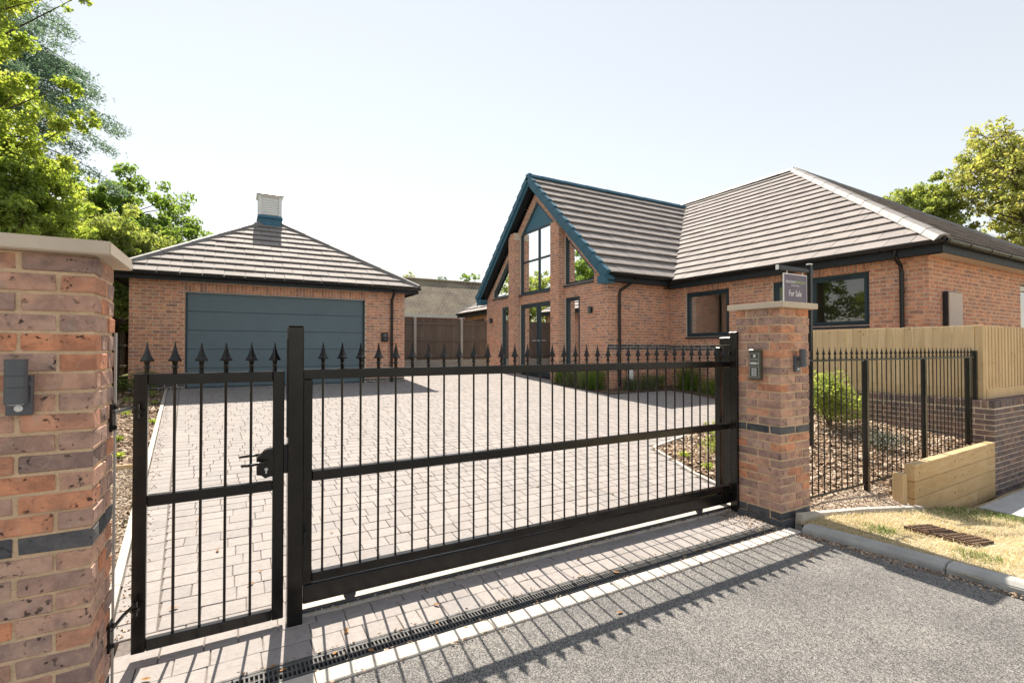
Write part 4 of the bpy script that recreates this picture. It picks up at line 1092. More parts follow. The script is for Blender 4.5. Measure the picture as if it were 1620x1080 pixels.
for sx_ in (-1, 1):
    for sy_ in (-1, 1):
        px, py = cx_+sx_*(q-.04), cy_+sy_*(q-.04); mb.box(px-.04, px+.04, py-.04, py+.04, z0, z1)
mb.box(cx_-q+.05, cx_+q-.05, cy_-q+.05, cy_+q-.05, z0, z1); mb.build('body', 'white_paint', cup)
for i in range(7):
    zz_ = z0+.06+i*.068; mb = MB(); mb.bar((cx_-q+.081, cy_-q+.03, zz_), (cx_+q-.081, cy_-q+.03, zz_), .062, .010, (0, -.985, .17)); mb.bar((cx_-q+.03, cy_-q+.081, zz_), (cx_-q+.03, cy_+q-.081, zz_), .062, .010, (-.985, 0, .17)); mb.build('louvre', 'white_paint', cup)
mb = MB(); z = z1; prof = [(z+.001, q-.01), (z+.035, q+.035), (z+.06, q+.045), (z+.07, q+.03), (z+.13, q*.66), (z+.20, q*.3), (z+.25, .01)]
vs = []; fs_ = []
for zz_, r_ in prof: vs += [(cx_-r_, cy_-r_, zz_), (cx_+r_, cy_-r_, zz_), (cx_+r_, cy_+r_, zz_), (cx_-r_, cy_+r_, zz_)]
for i in range(len(prof)-1):
    for j in range(4): fs_.append((i*4+j, i*4+(j+1) % 4, i*4+4+(j+1) % 4, i*4+4+j))
fs_ += [(3, 2, 1, 0), tuple(range(len(vs)-4, len(vs)))]
mb.add(vs, fs_); mb.build('cap', 'white_paint', cup)
mb = MB(); mb.box(cx_-q-.047, cx_+q+.047, cy_-q-.05, cy_-q-.0455, z1+.038, z1+.062); mb.build('cap_edge', 'dark_box', cup)
ev = thing('charger_box', (3.52, GYF-.05, 1.85), 'small black car charger box on garage wall beside the door', 'charger')
mb = MB(); mb.cbox(3.44, 3.61, GYF-.11, GYF-.001, 1.73, 1.975, .02); mb.build('housing', 'dark_box', ev)
mb = MB(); mb.cbox(3.475, 3.575, GYF-.118, GYF-.1105, 1.86, 1.945, .003); mb.build('display', 'lamp_grey', ev)
mb = MB(); mb.tube([(3.525, GYF-.112, 1.80), (3.525, GYF-.14, 1.79)], .028, 12); mb.build('socket', 'lamp_grey', ev)

# ================================================================== HOUSE
XG, XM, YR, YC, YL, HZ, HE = 8.32, 10.6, 9.75, 13.2, 16.65, .66, 3.29
YS, YE, XE = 3.87, 23.84, 20.4
ho = thing('house', (XM, 12, HZ), 'red brick bungalow with glazed gable entrance and hipped tile roof', 'house')
band = lambda z: 1.49 < z < 1.64
AP, SL = 6.50, .92
def zr(y): return AP-SL*abs(y-YC)
def gl_lim(z):
    if z < HE: return (YR, YL)
    h = (AP-z)/SL
    return (YC-h, YC+h) if h > .05 else None
def mid_hole(z):
    if z < 3.33: return None
    h = (6.27-z)/SL
    return (max(12.06, YC-.06-h), min(14.18, YC-.06+h)) if h > 0 else None
def rt_hole(z):
    if z < 3.36 or z > 4.83: return None
    y = YC-(AP-.16-z)/SL
    return (max(10.27, y), 11.61) if y < 11.6 else None
def lf_hole(z):
    if z < 3.36 or z > 4.83: return None
    y = YC+(AP-.16-z)/SL
    return (14.6, min(16.13, y)) if y > 14.62 else None
wall(ho, 'x', XG, YR, YL, HZ-.2, AP, lim=gl_lim, slab=(.101, 0), lin_in=(.4, 0), lining=.3, holes=[hole(12.06, 14.18, .7, 3.0), hole(10.89, 11.61, .7, 3.02), hole(14.6, 15.49, .7, 3.02), mid_hole, rt_hole, lf_hole])
for (y0, y1) in ((11.615, 12.055), (14.185, 14.595)):       # brick piers of the entrance
    d = .2; zt0 = min(zr(y0), zr(y1))-.02
    w_ = wall(ho, 'x', XG-d, y0, y1, HZ-.2, zt0+.22, thick=d-.002, lining=.001, lim=(lambda z, y0=y0, y1=y1: (max(y0, YC-(AP+.05-z)/SL), min(y1, YC+(AP+.05-z)/SL)) if (AP+.05-z)/SL > abs((y0+y1)/2-YC)-.15 else None))
    wall(ho, 'y', y0-.001, XG-d+.006, XG-.001, HZ-.2, zt0+.02, thick=.02, lining=.001, relief=.005)
wall(ho, 'y', YR, XG+.0065, XM+.1, HZ-.2, HE, dark=band, lin_in=(.42, .4))
mb = MB(); mb.box(XG+.1, XM, YL-.1, YL, HZ-.2, HE); mb.build('wall', 'mortar_house', ho)
W1 = (7.87, 9.2, 1.85, 3.03); W2 = (4.80, 6.745, 1.99, 3.03); W3 = (21.5, 23.0, 1.5, 3.0)
wall(ho, 'x', XM, YS, YR-.001, HZ-.3, HE, slab=(.101, 0), lin_in=(.4, 0), lining=.3, holes=[hole(*W1), hole(*W2)], soldiers=[(W1[0]-.02, W1[1]+.02, 3.031, 3.25), (W2[0]-.02, W2[1]+.02, 3.031, 3.25), (W1[0], W1[1], 1.64, 1.80)], dark=band)
wall(ho, 'x', XM, YL+.001, YE, HZ-.2, HE, lining=.3, holes=[hole(*W3)], soldiers=[(W3[0], W3[1], 3.001, 3.22)], dark=band)
wall(ho, 'y', YS, XM+.0065, XE, HZ-.3, HE, lin_in=(.42, .2), holes=[hole(15.08, 16.6, .7, 2.95)], dark=band)
mb = MB(); mb.box(XM, XE, YE-.1, YE, HZ-.2, HE); mb.box(XE-.1, XE, YS, YE, HZ-.2, HE); mb.build('back_wall', 'mortar_house', ho)
# rooms behind the glass
mb = MB(); mb.box(XG+.41, XM+.41, YR+.31, YL-.33, HZ-.05, HZ+.02); mb.box(XM+.42, XE-.2, YS+.4, YE-.3, HZ-.05, HZ+.02); mb.build('floor', 'interior_floor', ho)
mb = MB(); mb.box(XG+4.2, XG+4.3, 11.5, 14.9, HZ, 4.9); mb.box(XM+3.6, XM+3.7, YS+.4, YR-.1, HZ, HE); mb.box(XM+.35, XM+3.6, 7.2, 7.3, HZ, HE-.03); mb.box(XM+.42, XM+3.6, YR+.05, YR+.15, HZ, HE-.03); mb.box(XG+.45, XG+4.2, YL-.32, YL-.28, HZ, 3.2); mb.box(XM+3, XM+3.1, YL, YE-.2, HZ, HE); mb.build('partition', 'interior_wall', ho)
mb = MB(); mb.box(XM+.32, XM+3.6, YS+.4, YR+.05, HE-.02, HE+.02); mb.build('ceiling', 'plaster', ho)
mb = MB(); mb.box(XG+4.14, XG+4.19, 12.2, 13.05, HZ+.02, HZ+2.1); mb.build('inner_door', 'interior_floor', ho)
# windows and doors
def tri(y0, y1, zb, off, side):
    if side > 0: return [(y0, zb), (y1, zb), (y1, zr(y1)-off), (y0, zr(y0)-off)]
    return [(y0, zb), (y1, zb), (y1, zr(y1)-off), (y0, zr(y0)-off)]
window(ho, 'x', XG, [(12.055, 3.33), (14.185, 3.33), (14.185, 6.27-SL*(14.185-YC+.06)), (YC-.06, 6.27), (12.055, 6.27-SL*(YC-.06-12.055))], .085, mull=(13.08,), trans=(4.40, 5.36), panel=5.36)
mb = MB(); mb.add([(XG+.075, 12.09, 5.39), (XG+.075, 14.15, 5.39), (XG+.075, YC-.06, 6.22)], [(0, 1, 2)]); mb.build('spandrel_panel', 'panel_shade_blue', ho, recalc=False)
window(ho, 'x', XG, tri(10.27, 11.612, 3.36, .16, 1), .085)
window(ho, 'x', XG, tri(14.597, 16.13, 3.36, .16, -1), .085)
def door_leaf(a, b, w_): pass
dw = window(ho, 'x', XG, rect(12.058, 14.182, .70, 3.0), .07, sashes=((12.13, 13.10, .76, 2.93), (13.125, 14.11, .76, 2.93)), name='entrance_door', sill=False)
mb = MB(); mb.box(XG-.06, XG+.14, 12.06, 14.18, .62, .70); mb.build('threshold', 'dark_box', dw)
for yy in (13.04, 13.19):
    mb = MB(); mb.tube([(XG+.03, yy, 1.80), (XG-.02, yy, 1.80), (XG-.022, yy+(-.12 if yy < 13.1 else .12), 1.80)], .011, 8); mb.build('handle', 'steel', dw)
window(ho, 'x', XG, rect(10.892, 11.612, .72, 3.02), .07, sashes=((10.95, 11.555, .78, 2.96),))
window(ho, 'x', XG, rect(14.598, 15.488, .72, 3.02), .07, sashes=((14.66, 15.43, .78, 2.96),))
window(ho, 'x', XM, rect(*W1), .07, sashes=((W1[0]+.05, W1[1]-.05, W1[2]+.05, W1[3]-.05),))
window(ho, 'x', XM, rect(*W2), .07, mull=(5.90,), sashes=((W2[0]+.05, 5.88, W2[2]+.05, W2[3]-.05), (5.92, W2[1]-.05, W2[2]+.05, W2[3]-.05)))
window(ho, 'x', XM, rect(*W3), .07, sashes=((W3[0]+.05, W3[1]-.05, W3[2]+.05, W3[3]-.05),))
window(ho, 'y', YS, rect(15.085, 16.595, .72, 2.945), .07, sashes=((15.14, 16.54, .78, 2.89),), fm='fascia_white')
for (nm, a0, a1, d) in (('meter_box', 11.14, 11.72, .09),):
    mb = MB(); mb.cbox(a0, a1, YS-d+.012, YS-.001, 1.75, 2.58, .006); mbx = mb.build(nm, 'dark_box', ho)
    mb = MB(); mb.cbox(a0+.01, a1-.005, YS-d-.01, YS-d+.011, 1.77, 2.565, .005); mb.build('meter_door', 'beige_box', mbx)
# main roof
rx0, ry0, ry1, rx1, rez = 10.28, 3.55, 24.16, 20.72, 3.36
rid = (15.5, 9.1, 7.22); ridb = (15.5, 18.6, 7.22)
mb = MB(); c1, c2, c3, c4 = (rx0, ry0, rez), (rx0, ry1, rez), (rx1, ry1, rez), (rx1, ry0, rez)
mb.add([c1, c2, ridb, rid], [(0, 1, 2, 3)]); mb.add([c1, rid, c4], [(0, 1, 2)]); mb.add([c4, rid, ridb, c3], [(0, 1, 2, 3)]); mb.add([c3, ridb, c2], [(0, 1, 2)])
mr = mb.build('main_roof', 'soffit', ho)
gz_r = 6.98; gsl = .94; gey0, gey1, gez = 9.43, 16.97, 6.98-.94*3.77
vx0 = XG-.30
def under_gable(c_):
    return c_.z < gz_r-gsl*abs(c_.y-YC)-.25 and c_.x > XG and c_.x < 15.6 and 9.5 < c_.y < 16.9
T = []
up = Vector(rid)-Vector((rx0, 9.1, rez)); h = up.length; L = ry1-ry0
T += tile_plane((rx0, ry1, rez), (rx0, ry0, rez), up, [(0, 0), (L, 0), (L-(9.1-ry0), h), (ry1-18.6, h)], .345, .42, .027, True, under_gable)
T2 = hip_tiles((rx0, ry0, rez), (rx1, ry0, rez), rid, .345, .42, True)
# gable roof
gx1 = 15.45; LG = gx1-vx0
mb = MB(); mb.add([(vx0+.02, gey0, gez), (gx1, gey0, gez), (gx1, YC, gz_r), (vx0+.02, YC, gz_r)], [(0, 1, 2, 3)]); mb.add([(vx0+.02, gey1, gez), (vx0+.02, YC, gz_r), (gx1, YC, gz_r), (gx1, gey1, gez)], [(0, 1, 2, 3)]); gr2 = mb.build('gable_roof', 'soffit', ho)
upg = Vector((0, YC-gey0, gz_r-gez)); hg = upg.length
def inside_main(c_):
    zm = rez+(rid[2]-rez)*(c_.x-rx0)/(rid[0]-rx0); return c_.x > rx0 and c_.z < zm-.22
TG = tile_plane((vx0+.05, gey0, gez), (gx1, gey0, gez), upg, [(0, 0), (LG-.05, 0), (LG-.05, hg), (0, hg)], .40, .42, .040, True, inside_main)
TGb = tile_plane((gx1, gey1, gez), (vx0+.05, gey1, gez), Vector((0, YC-gey1, gz_r-gez)), [(0, 0), (LG-.05, 0), (LG-.05, hg), (0, hg)], .40, .42, .045, False, inside_main)
place_tiles(TG+TGb, gr2, 130)
place_tiles(T+T2, mr, 170)
ridge_run(mr, (rx0-.02, ry0-.02, rez+.05), (rid[0], rid[1], rid[2]+.05), wd=.14, ht=.05)
ridge_run(mr, (rx1, ry0, rez+.05), (rid[0], rid[1], rid[2]+.05), wd=.14, ht=.05)
ridge_run(mr, (rx0, ry1, rez+.05), (ridb[0], ridb[1], ridb[2]+.05), wd=.14, ht=.05)
ridge_run(mr, (rid[0], rid[1], rid[2]+.06), (ridb[0], ridb[1], ridb[2]+.06), wd=.14, ht=.05)
ridge_run(gr2, (vx0+.06, YC, gz_r+.055), (15.2, YC, gz_r+.055), wd=.13, ht=.05, m='verge_shade_blue')  # ridge pieces coloured dark blue to paint in their unlit side
# stepped verge units down both rakes of the gable
for sgn, ye in ((-1, gey0), (1, gey1)):
    n = 13; dv = Vector((0, (ye-YC)/n, (gez-gz_r)/n)); nrm = Vector((0, sgn*gsl, 1)).normalized()
    for i in range(n):
        a = Vector((vx0, YC, gz_r))+dv*i; b = a+dv*1.04; mb = MB()
        lo_, hi_ = -.10, .06
        vs = []
        for xx in (vx0-.012, vx0+.10): vs += [Vector((xx, *(a+nrm*lo_)[1:])), Vector((xx, *(b+nrm*(lo_-.0))[1:])), Vector((xx, *(b+nrm*(hi_+.035))[1:])), Vector((xx, *(a+nrm*(hi_-.012))[1:]))]
        mb.add(vs, [(0, 1, 2, 3), (7, 6, 5, 4), (0, 4, 5, 1), (1, 5, 6, 2), (2, 6, 7, 3), (3, 7, 4, 0)]); mb.build('verge_unit', 'verge_shade_blue', gr2)
    a = Vector((0, YC, gz_r-.15)); b = Vector((0, ye, gez-.15))
    mb = MB(); mb.prism([(vx0+.035, a.y, a.z+.05), (vx0+.035, b.y, b.z+.05), (vx0+.035, b.y, b.z-.13), (vx0+.035, a.y, a.z-.13)], (.03, 0, 0)); mb.build('barge_board', 'verge_shade_blue', gr2)
    mb = MB(); mb.prism([(vx0+.066, a.y, a.z-.02), (vx0+.066, b.y, b.z-.02), (vx0+.066, b.y, b.z-.04), (vx0+.066, a.y, a.z-.04)], (XG-vx0-.067+.02, 0, 0)); mb.build('soffit_board', 'soffit', gr2)
mb = MB(); mb.cbox(vx0+.0, vx0+.12, YC-.10, YC+.10, gz_r-.06, gz_r+.10, .01); mb.build('ridge_cap', 'verge_shade_blue', gr2)
# boxed ends, fascia, soffit, gutters
for ye, sg_ in ((gey0, 1), (gey1, -1)):
    mb = MB(); mb.box(vx0+.02, XG-.001, ye+.02*sg_, ye+.36*sg_, gez-.24, gez-.04); mb.build('box_end', 'verge_shade_blue', gr2)
mb = MB(); mb.box(XG, rx0+.03, gey0+.03, gey0+.055, gez-.19, gez-.01); mb.box(XG, rx0+.03, gey0+.0555, YR-.001, gez-.17, gez-.16); mb.build('fascia', 'soffit', gr2); mb = MB(); mb.box(XG, rx0+.03, gey1-.055, gey1-.03, gez-.19, gez-.01); mb.build('fascia', 'soffit', gr2)
mb = MB(); mb.box(rx0+.03, rx0+.055, ry0+.03, gey0+.03, rez-.19, rez-.01); mb.box(rx0+.0555, XM-.001, ry0+.1, gey0+.3, rez-.17, rez-.16); mb.box(rx0+.0305, rx1, ry0+.03, ry0+.055, rez-.19, rez-.011)
mb.build('fascia', 'soffit', mr); mb = MB(); mb.box(rx0+.03, rx0+.055, gey1, ry1, rez-.19, rez-.01); mb.box(rx0+.0555, XM-.001, gey1, ry1, rez-.17, rez-.16); mb.build('fascia', 'soffit', mr)
mb = MB(); mb.box(rx0+.056, rx1, ry0+.0555, YS-.001, rez-.17, rez-.16); mb.build('soffit_board', 'beige_box', mr)
gutter(mr, (rx0-.03, gey0, rez-.0), (rx0-.03, ry0-.04, rez-.0)); gutter(mr, (rx0-.03, ry1, rez-.0), (rx0-.03, gey1+.05, rez-.0)); gutter(mr, (rx0-.04, ry0-.03, rez-.001), (rx1, ry0-.03, rez-.001))
gutter(gr2, (vx0+.2, gey0-.03, gez-.01), (rx0-.03, gey0-.03, gez-.01))
downpipe(ho, [(XM-.33, 4.25, rez-.05), (XM-.32, 4.25, rez-.16), (XM-.10, 4.25, rez-.30), (XM-.055, 4.25, rez-.42), (XM-.055, 4.25, HZ)])
downpipe(ho, [(9.05, gey0-.03, gez-.06), (9.05, gey0+.02, gez-.12), (8.72, YR-.06, gez-.38), (8.70, YR-.055, gez-.5), (8.70, YR-.055, HZ-.1)])
downpipe(ho, [(XM-.3, 23.6, rez-.05), (XM-.25, 23.6, rez-.2), (XM-.055, 23.6, rez-.4), (XM-.055, 23.6, HZ-.1)])
for yy, lb in ((10.37, 'small dark wall light on the brick right of the glazed entrance'), (16.22, 'small dark wall light on the brick left of the glazed entrance')):
    t = thing('wall_light', (XG, yy, 2.5), lb, 'wall light', 'entrance wall lights')
    mb = MB(); mb.cbox(XG-.022, XG-.001, yy-.05, yy+.05, 2.50, 2.66, .003); mb.build('back_plate', 'dark_box', t)
    for q_ in (-.001,): mb = MB(); mb.lathe([(2.48, .038), (2.482, .04), (2.678, .04), (2.68, .038)], (XG-.085, yy, 0), 16); mb.build('lamp_body', 'lamp_grey', t); mb = MB(); mb.box(XG-.05, XG-.0225, yy-.015, yy+.015, 2.56, 2.6); mb.build('arm', 'dark_box', t)

# ================================================================== BACKGROUND, LEFT SIDE, TREES
# neighbouring bungalow far behind
nb = thing('neighbour_bungalow', (10, 26, .9), 'distant bungalow with weathered brown tile roof between garage and house', 'house')
mb = MB(); mb.box(3.5, 17.5, 25.6, 31, .8, 3.25); mb.build('wall', 'brick_house', nb)
mb = MB(); mb.prism([(3.0, 25.0, 3.35), (3.0, 27.2, 5.50), (3.0, 31.6, 3.35)], (15, 0, 0)); o = mb.build('roof', 'old_roof', nb)
o.data.transform(Matrix.Identity(4))
mb = MB(); mb.box(3.0, 18, 24.93, 25.0, 3.2, 3.36); mb.build('gutter', 'fascia_white', nb)
mb = MB(); mb.tube([(3.0, 27.2, 5.53), (18, 27.2, 5.53)], .09, 8); mb.build('ridge', 'old_roof', nb)
# old board fence closing the gap between garage and house
bf = thing('board_fence', (7, 18.6, .95), 'old dark board fence with pale concrete posts between garage and house', 'fence')
x = 4.2; i = 0
while x < 11.2:
    mb = MB(); mb.box(x, x+.118, 18.60, 18.615+.008*(i % 2), 1.1, 2.70+random.uniform(-.01, .01)); mb.build('board', 'fence_old', bf); x += .122; i += 1
for px in (4.15, 6.13, 8.11, 10.1):
    chb('post', 'post_concrete', bf, px-.05, px+.05, 18.50, 18.595, .7, 2.80, c=.008)
for zz_ in (1.2, 1.85, 2.5):
    for px in (4.2, 6.18, 8.16): chb('rail', 'fence_old', bf, px, px+1.88, 18.55, 18.598, zz_, zz_+.08, c=.004)
mb = MB(); mb.box(4.2, 11.2, 18.58, 18.60, .7, 1.098); mb.build('gravel_board', 'post_concrete', bf)
mb = MB(); mb.box(4.2, 11.2, 18.57, 18.64, 2.712, 2.74); mb.build('capping', 'fence_old', bf)
# fence beside the garage on the left
lf = thing('board_fence', (-2.75, 15, .7), 'brown board fence running back beside the left wall of the garage', 'fence')
y = 9.0; i = 0
while y < 22:
    mb = MB(); mb.box(-2.87, -2.855+.008*(i % 2), y, y+.118, .75, 2.40+random.uniform(-.01, .01)); mb.build('board', 'fence_brown', lf); y += .122; i += 1
for py in (9, 11.4, 13.8, 16.2, 18.6, 21): chb('post', 'fence_brown', lf, -2.85, -2.76, py-.045, py+.045, .4, 2.45, c=.005)
for zz_ in (1.0, 1.6, 2.2): chb('rail', 'fence_brown', lf, -2.848, -2.80, 9, 22, zz_, zz_+.07, c=.004)

# left bed: bark mulch strip and gravel strip between timber boards
grid('mulch_bed', lin(-3.4, -.6, 15), lin(3.0, 13.25, 42), lambda x, y: z_drive(0, y)-.03+.015*math.sin(4*x+3*y), 'mulch', keep=lambda x, y: x < x_left(y)-.05 and y > 6.9)
grid('gravel_bed', lin(-1.6, -.55, 9), lin(2.92, 7.0, 26), lambda x, y: z_drive(0, y)-.03, 'gravel', keep=lambda x, y: x < x_left(y)-.05)
P_ = []
while len(P_) < 3600:
    y = 6.95+6.2*random.random()**1.5; x = x_left(y)-.07-random.random()**1.3*1.6; P_.append((x, y, z_drive(0, y)-.02+.015*math.sin(4*x+3*y)))
scatter_chips('bark_chips', P_, .02, .05, 'chip', 'bark chip mulch left of the drive in front of the garage', 'mulch')
P_ = []
while len(P_) < 5200:
    y = random.uniform(3.0, 6.85); x = x_left(y)-.06-random.random()*.75; P_.append((x, y, z_drive(0, y)-.022))
scatter_chips('gravel_strip', P_, .008, .02, 'gravel_stone', 'loose pink gravel strip behind the left brick pier', 'gravel', .6)
tb = thing('timber_edging', (-1.1, 6.9, .2), 'thin timber board dividing gravel from bark mulch left of drive', 'edging')
chb('board', 'timber_post', tb, -1.9, x_left(6.9)-.06, 6.88, 6.91, .1, .255, c=.003)
for (x, y, s) in ((-1.35, 8.3, .1), (-1.1, 9.4, .09), (-1.55, 10.2, .12), (-1.2, 7.4, .08), (-1.75, 11.6, .14), (-1.3, 11.2, .11), (-1.45, 12.3, .15)):
    shrub('bedding_plant', (x, y, z_drive(0, y)-.02), (s, s, s*.55), 80, .022, 'leaf_lime', 'tiny bright green plant sprouting in the bark mulch left of drive', 'plant', 'tiny plants left of the drive', 3)
shrub('shrub', (-1.75, 12.75, .6), (.5, .3, .28), 900, .03, 'leaf_green', 'low dark green shrub at the foot of the garage wall')

# planting along the house
def tussock(c, r, h, n, m, label, name='grass_clump', group='grass clumps along the house'):
    t = thing(name, c, label, 'plant', group); V = MB()
    pts = [(c[0]+random.gauss(0, r*.35), c[1]+random.gauss(0, r*.35), c[2]) for _ in range(n)]
    o = blades('blades', pts, h, .006, .75, m, t); return t
for (x, y, r, h, m, lb) in ((8.05, 11.35, .25, .42, 'blade', 'leafy green clump beside the right pillar of the glazed entrance'),
                            (8.0, 10.85, .28, .4, 'blade_grey', 'grey green clump below the narrow window right of the entrance'),
                            (8.02, 10.35, .3, .45, 'blade_grey', 'silvery clump of grass under the wall light right of entrance'),
                            (8.0, 9.85, .28, .62, 'blade', 'tall bright green grass clump at corner of the gable'),
                            (8.75, 9.35, .26, .34, 'blade_grey', 'low grey green clump beside the gable downpipe'),
                            (9.35, 9.3, .3, .42, 'blade_grey', 'grey green grass clump against the gable side wall'),
                            (10.15, 8.75, .32, .66, 'blade', 'tall green grass clump under the left window'),
                            (10.2, 8.0, .3, .4, 'leaf_green', 'low dark green clump under the left window right of the tall grass'),
                            (10.2, 7.3, .3, .4, 'blade', 'low bright clump by the house wall nearest the gate guide')):
    tussock((x, y, z_drive(x, y)+.02), r, h, 420, m, lb)
shrub('shrub', (9.75, 9.35, z_drive(9.75, 9.3)+.02), (.3, .25, .22), 500, .03, 'leaf_green', 'dark green shrub in the corner between gable and main wall')
shrub('shrub', (8.05, 11.45, z_drive(8.0, 11.4)), (.22, .2, .2), 380, .028, 'leaf_mid', 'small pale shrub at the foot of the right entrance pillar')
shrub('shrub', (9.9, 22.2, .8), (.5, .6, .3), 700, .05, 'leaf_lime', 'pale flowering shrub below the far left window of house')
shrub('shrub', (9.0, 20.2, .8), (.45, .6, .25), 600, .05, 'leaf_lime', 'pale shrub left of the gable in front of far wing')
mb = MB(); mb.cbox(8.93, 9.05, 9.56, 9.68, .45, 1.15, .01); tag(mb.build('service_post', 'white_paint'), 'slim pale upright service box beside the gable downpipe', 'service box')

# ------------------------------------------------------------------ trees
random.seed(404); RNG = np.random.default_rng(404)
def limb_path(a, b, bend=.15):
    a, b = Vector(a), Vector(b); m = a.lerp(b, .5)+Vector((random.uniform(-1, 1), random.uniform(-1, 1), random.uniform(-.2, .6)))*bend*(b-a).length
    return [a, a.lerp(m, .6), m, m.lerp(b, .6), b]
def tree(name, basep, height, trad, clumps, leaf, m, label, group=None, lim=True, hollow=.25, sub=7, aspect=.5):
    """clumps: (x,y,z,r,nleaf). Each clump is broken into sub-clumps on twigs."""
    t = thing(name, basep, label, 'tree', group); pts = []; tw = MB()
    top = Vector((basep[0], basep[1], basep[2]+height))
    tw.tube([(basep[0], basep[1], basep[2]-.3), (basep[0]+.06, basep[1], basep[2]+height*.35), (basep[0]-.05, basep[1]+.1, basep[2]+height*.7), top], [trad, trad*.75, trad*.5, trad*.15], 9); tw.build('trunk', 'bark', t)
    br = MB()
    for (x, y, z, r, n) in clumps:
        c = Vector((x, y, z)); hz_ = clamp((z-basep[2])*.82, height*.15, height*.97)
        org = Vector((basep[0], basep[1], basep[2]+hz_))
        if lim: br.tube(limb_path(org, c, .14), [trad*.15, trad*.11, trad*.08, trad*.05, trad*.03], 5, cap=False)
        for _ in range(sub):
            d = Vector((random.gauss(0, 1), random.gauss(0, 1), random.gauss(0, .8))).normalized()*r*random.uniform(.35, .95); cc = c+d
            rr = r*random.uniform(.28, .48)
            if lim: br.tube([c, c.lerp(cc, .5)+Vector((0, 0, .05*r)), cc], [trad*.04, trad*.03, trad*.015], 4, cap=False)
            pts.append(clump(cc[:], (rr, rr, rr*.75), max(6, int(n/sub)), hollow))
    if br.v: br.build('limbs', 'bark', t)
    leaves_np('crown', np.concatenate(pts), leaf, m, t, aspect=aspect); return t
def fill(c, rad, n, r0, r1, nl):
    """n clump centres over an ellipsoid shell"""
    L = []
    for _ in range(n):
        d = Vector((random.gauss(0, 1), random.gauss(0, 1), random.gauss(0, 1))).normalized()*random.uniform(.45, 1)
        L.append((c[0]+d.x*rad[0], c[1]+d.y*rad[1], c[2]+d.z*rad[2], random.uniform(r0, r1), nl))
    return L
# lime green broadleaf at the left (behind the fence)
cl = fill((-3.35, 10.5, 3.9), (.95, 1.1, 1.35), 60, .34, .5, 700)+fill((-3.8, 10.5, 6.0), (.75, 1.1, 1.4), 50, .34, .5, 640)+fill((-3.0, 10.3, 3.5), (.75, .8, .75), 26, .3, .42, 560)
for (x, y, z, r, n) in [(-2.55, 10.1, 5.0, .36, 460), (-2.25, 10.0, 5.05, .28, 300), (-2.0, 9.95, 5.12, .18, 130), (-2.75, 10.0, 5.55, .36, 460), (-2.42, 10.2, 5.68, .26, 260), (-2.35, 10.0, 4.35, .3, 300), (-2.2, 10.0, 4.15, .22, 160),
       (-2.75, 10.0, 6.95, .28, 300), (-2.45, 10.0, 7.0, .22, 190), (-2.2, 10.0, 7.06, .18, 130), (-3.0, 10.0, 6.85, .34, 420), (-2.9, 10.1, 4.6, .4, 520), (-2.55, 10.1, 3.9, .4, 520), (-2.5, 10.2, 3.45, .4, 520)]:
    cl.append((x, y, z, r, n))
tree('broadleaf_tree', (-3.75, 10.5, .3), 7.0, .15, cl, .044, 'leaf_lime', 'tall lime green broadleaf tree rising above the left brick pier')
# blue cedar behind it
def conifer(name, basep, height, R0, n, label, m='needle_blue', seedl=0, droop=.35):
    t = thing(name, basep, label, 'tree'); tk_ = MB(); tk_.tube([(basep[0], basep[1], basep[2]-.2), (basep[0], basep[1], basep[2]+height)], [.22, .03], 8); tk_.build('trunk', 'bark', t)
    br = MB(); pts = []
    for i in range(n):
        f = random.uniform(.42, 1); z = basep[2]+height*f; a = random.uniform(0, 6.283); L = R0*(1.08-f)*random.uniform(.7, 1.1)+.15
        p0 = Vector((basep[0], basep[1], z)); d = Vector((math.cos(a), math.sin(a), 0)); p = [p0+d*L*q+Vector((0, 0, L*(.18*q-droop*q*q))) for q in (0, .35, .7, 1)]
        br.tube(p, [.028, .018, .010, .004], 5, cap=False)
        for q in np.linspace(.2, 1, max(5, int(L*7))):
            c = p0+d*L*q+Vector((0, 0, L*(.18*q-droop*q*q)-.05)); s = .15*(1.25-q)+.06; hang = .22*(1.2-q)+.12
            k_ = 60; o_ = RNG.normal(size=(k_, 3))*np.array([s, s, .04]); o_[:, 2] -= RNG.uniform(0, hang, k_); pts.append(np.array(c[:])+o_)
    br.build('limbs', 'bark', t); leaves_np('crown', np.concatenate(pts), .06, m, t, aspect=.2); return t
random.seed(21)
conifer('cedar_tree', (-5.0, 14.2, .5), 13.0, 4.4, 130, 'blue green cedar with drooping branches behind the lime tree')
random.seed(77)
# round dark tree and paler bush behind garage left
cl = fill((-3.6, 24, 6.1), (2.25, 1.8, 2.3), 64, .55, .85, 620)
tree('broadleaf_tree', (-3.9, 24, .8), 6.5, .25, cl, .085, 'leaf_green', 'rounded dark green tree behind the left side of garage roof')
cl = fill((-3.45, 17.8, 3.85), (1.55, 1.4, 1.75), 72, .45, .7, 620)
tree('broadleaf_tree', (-4.3, 17.5, .7), 4.5, .16, cl, .065, 'leaf_mid', 'pale green bushy tree left of garage below the dark round tree')
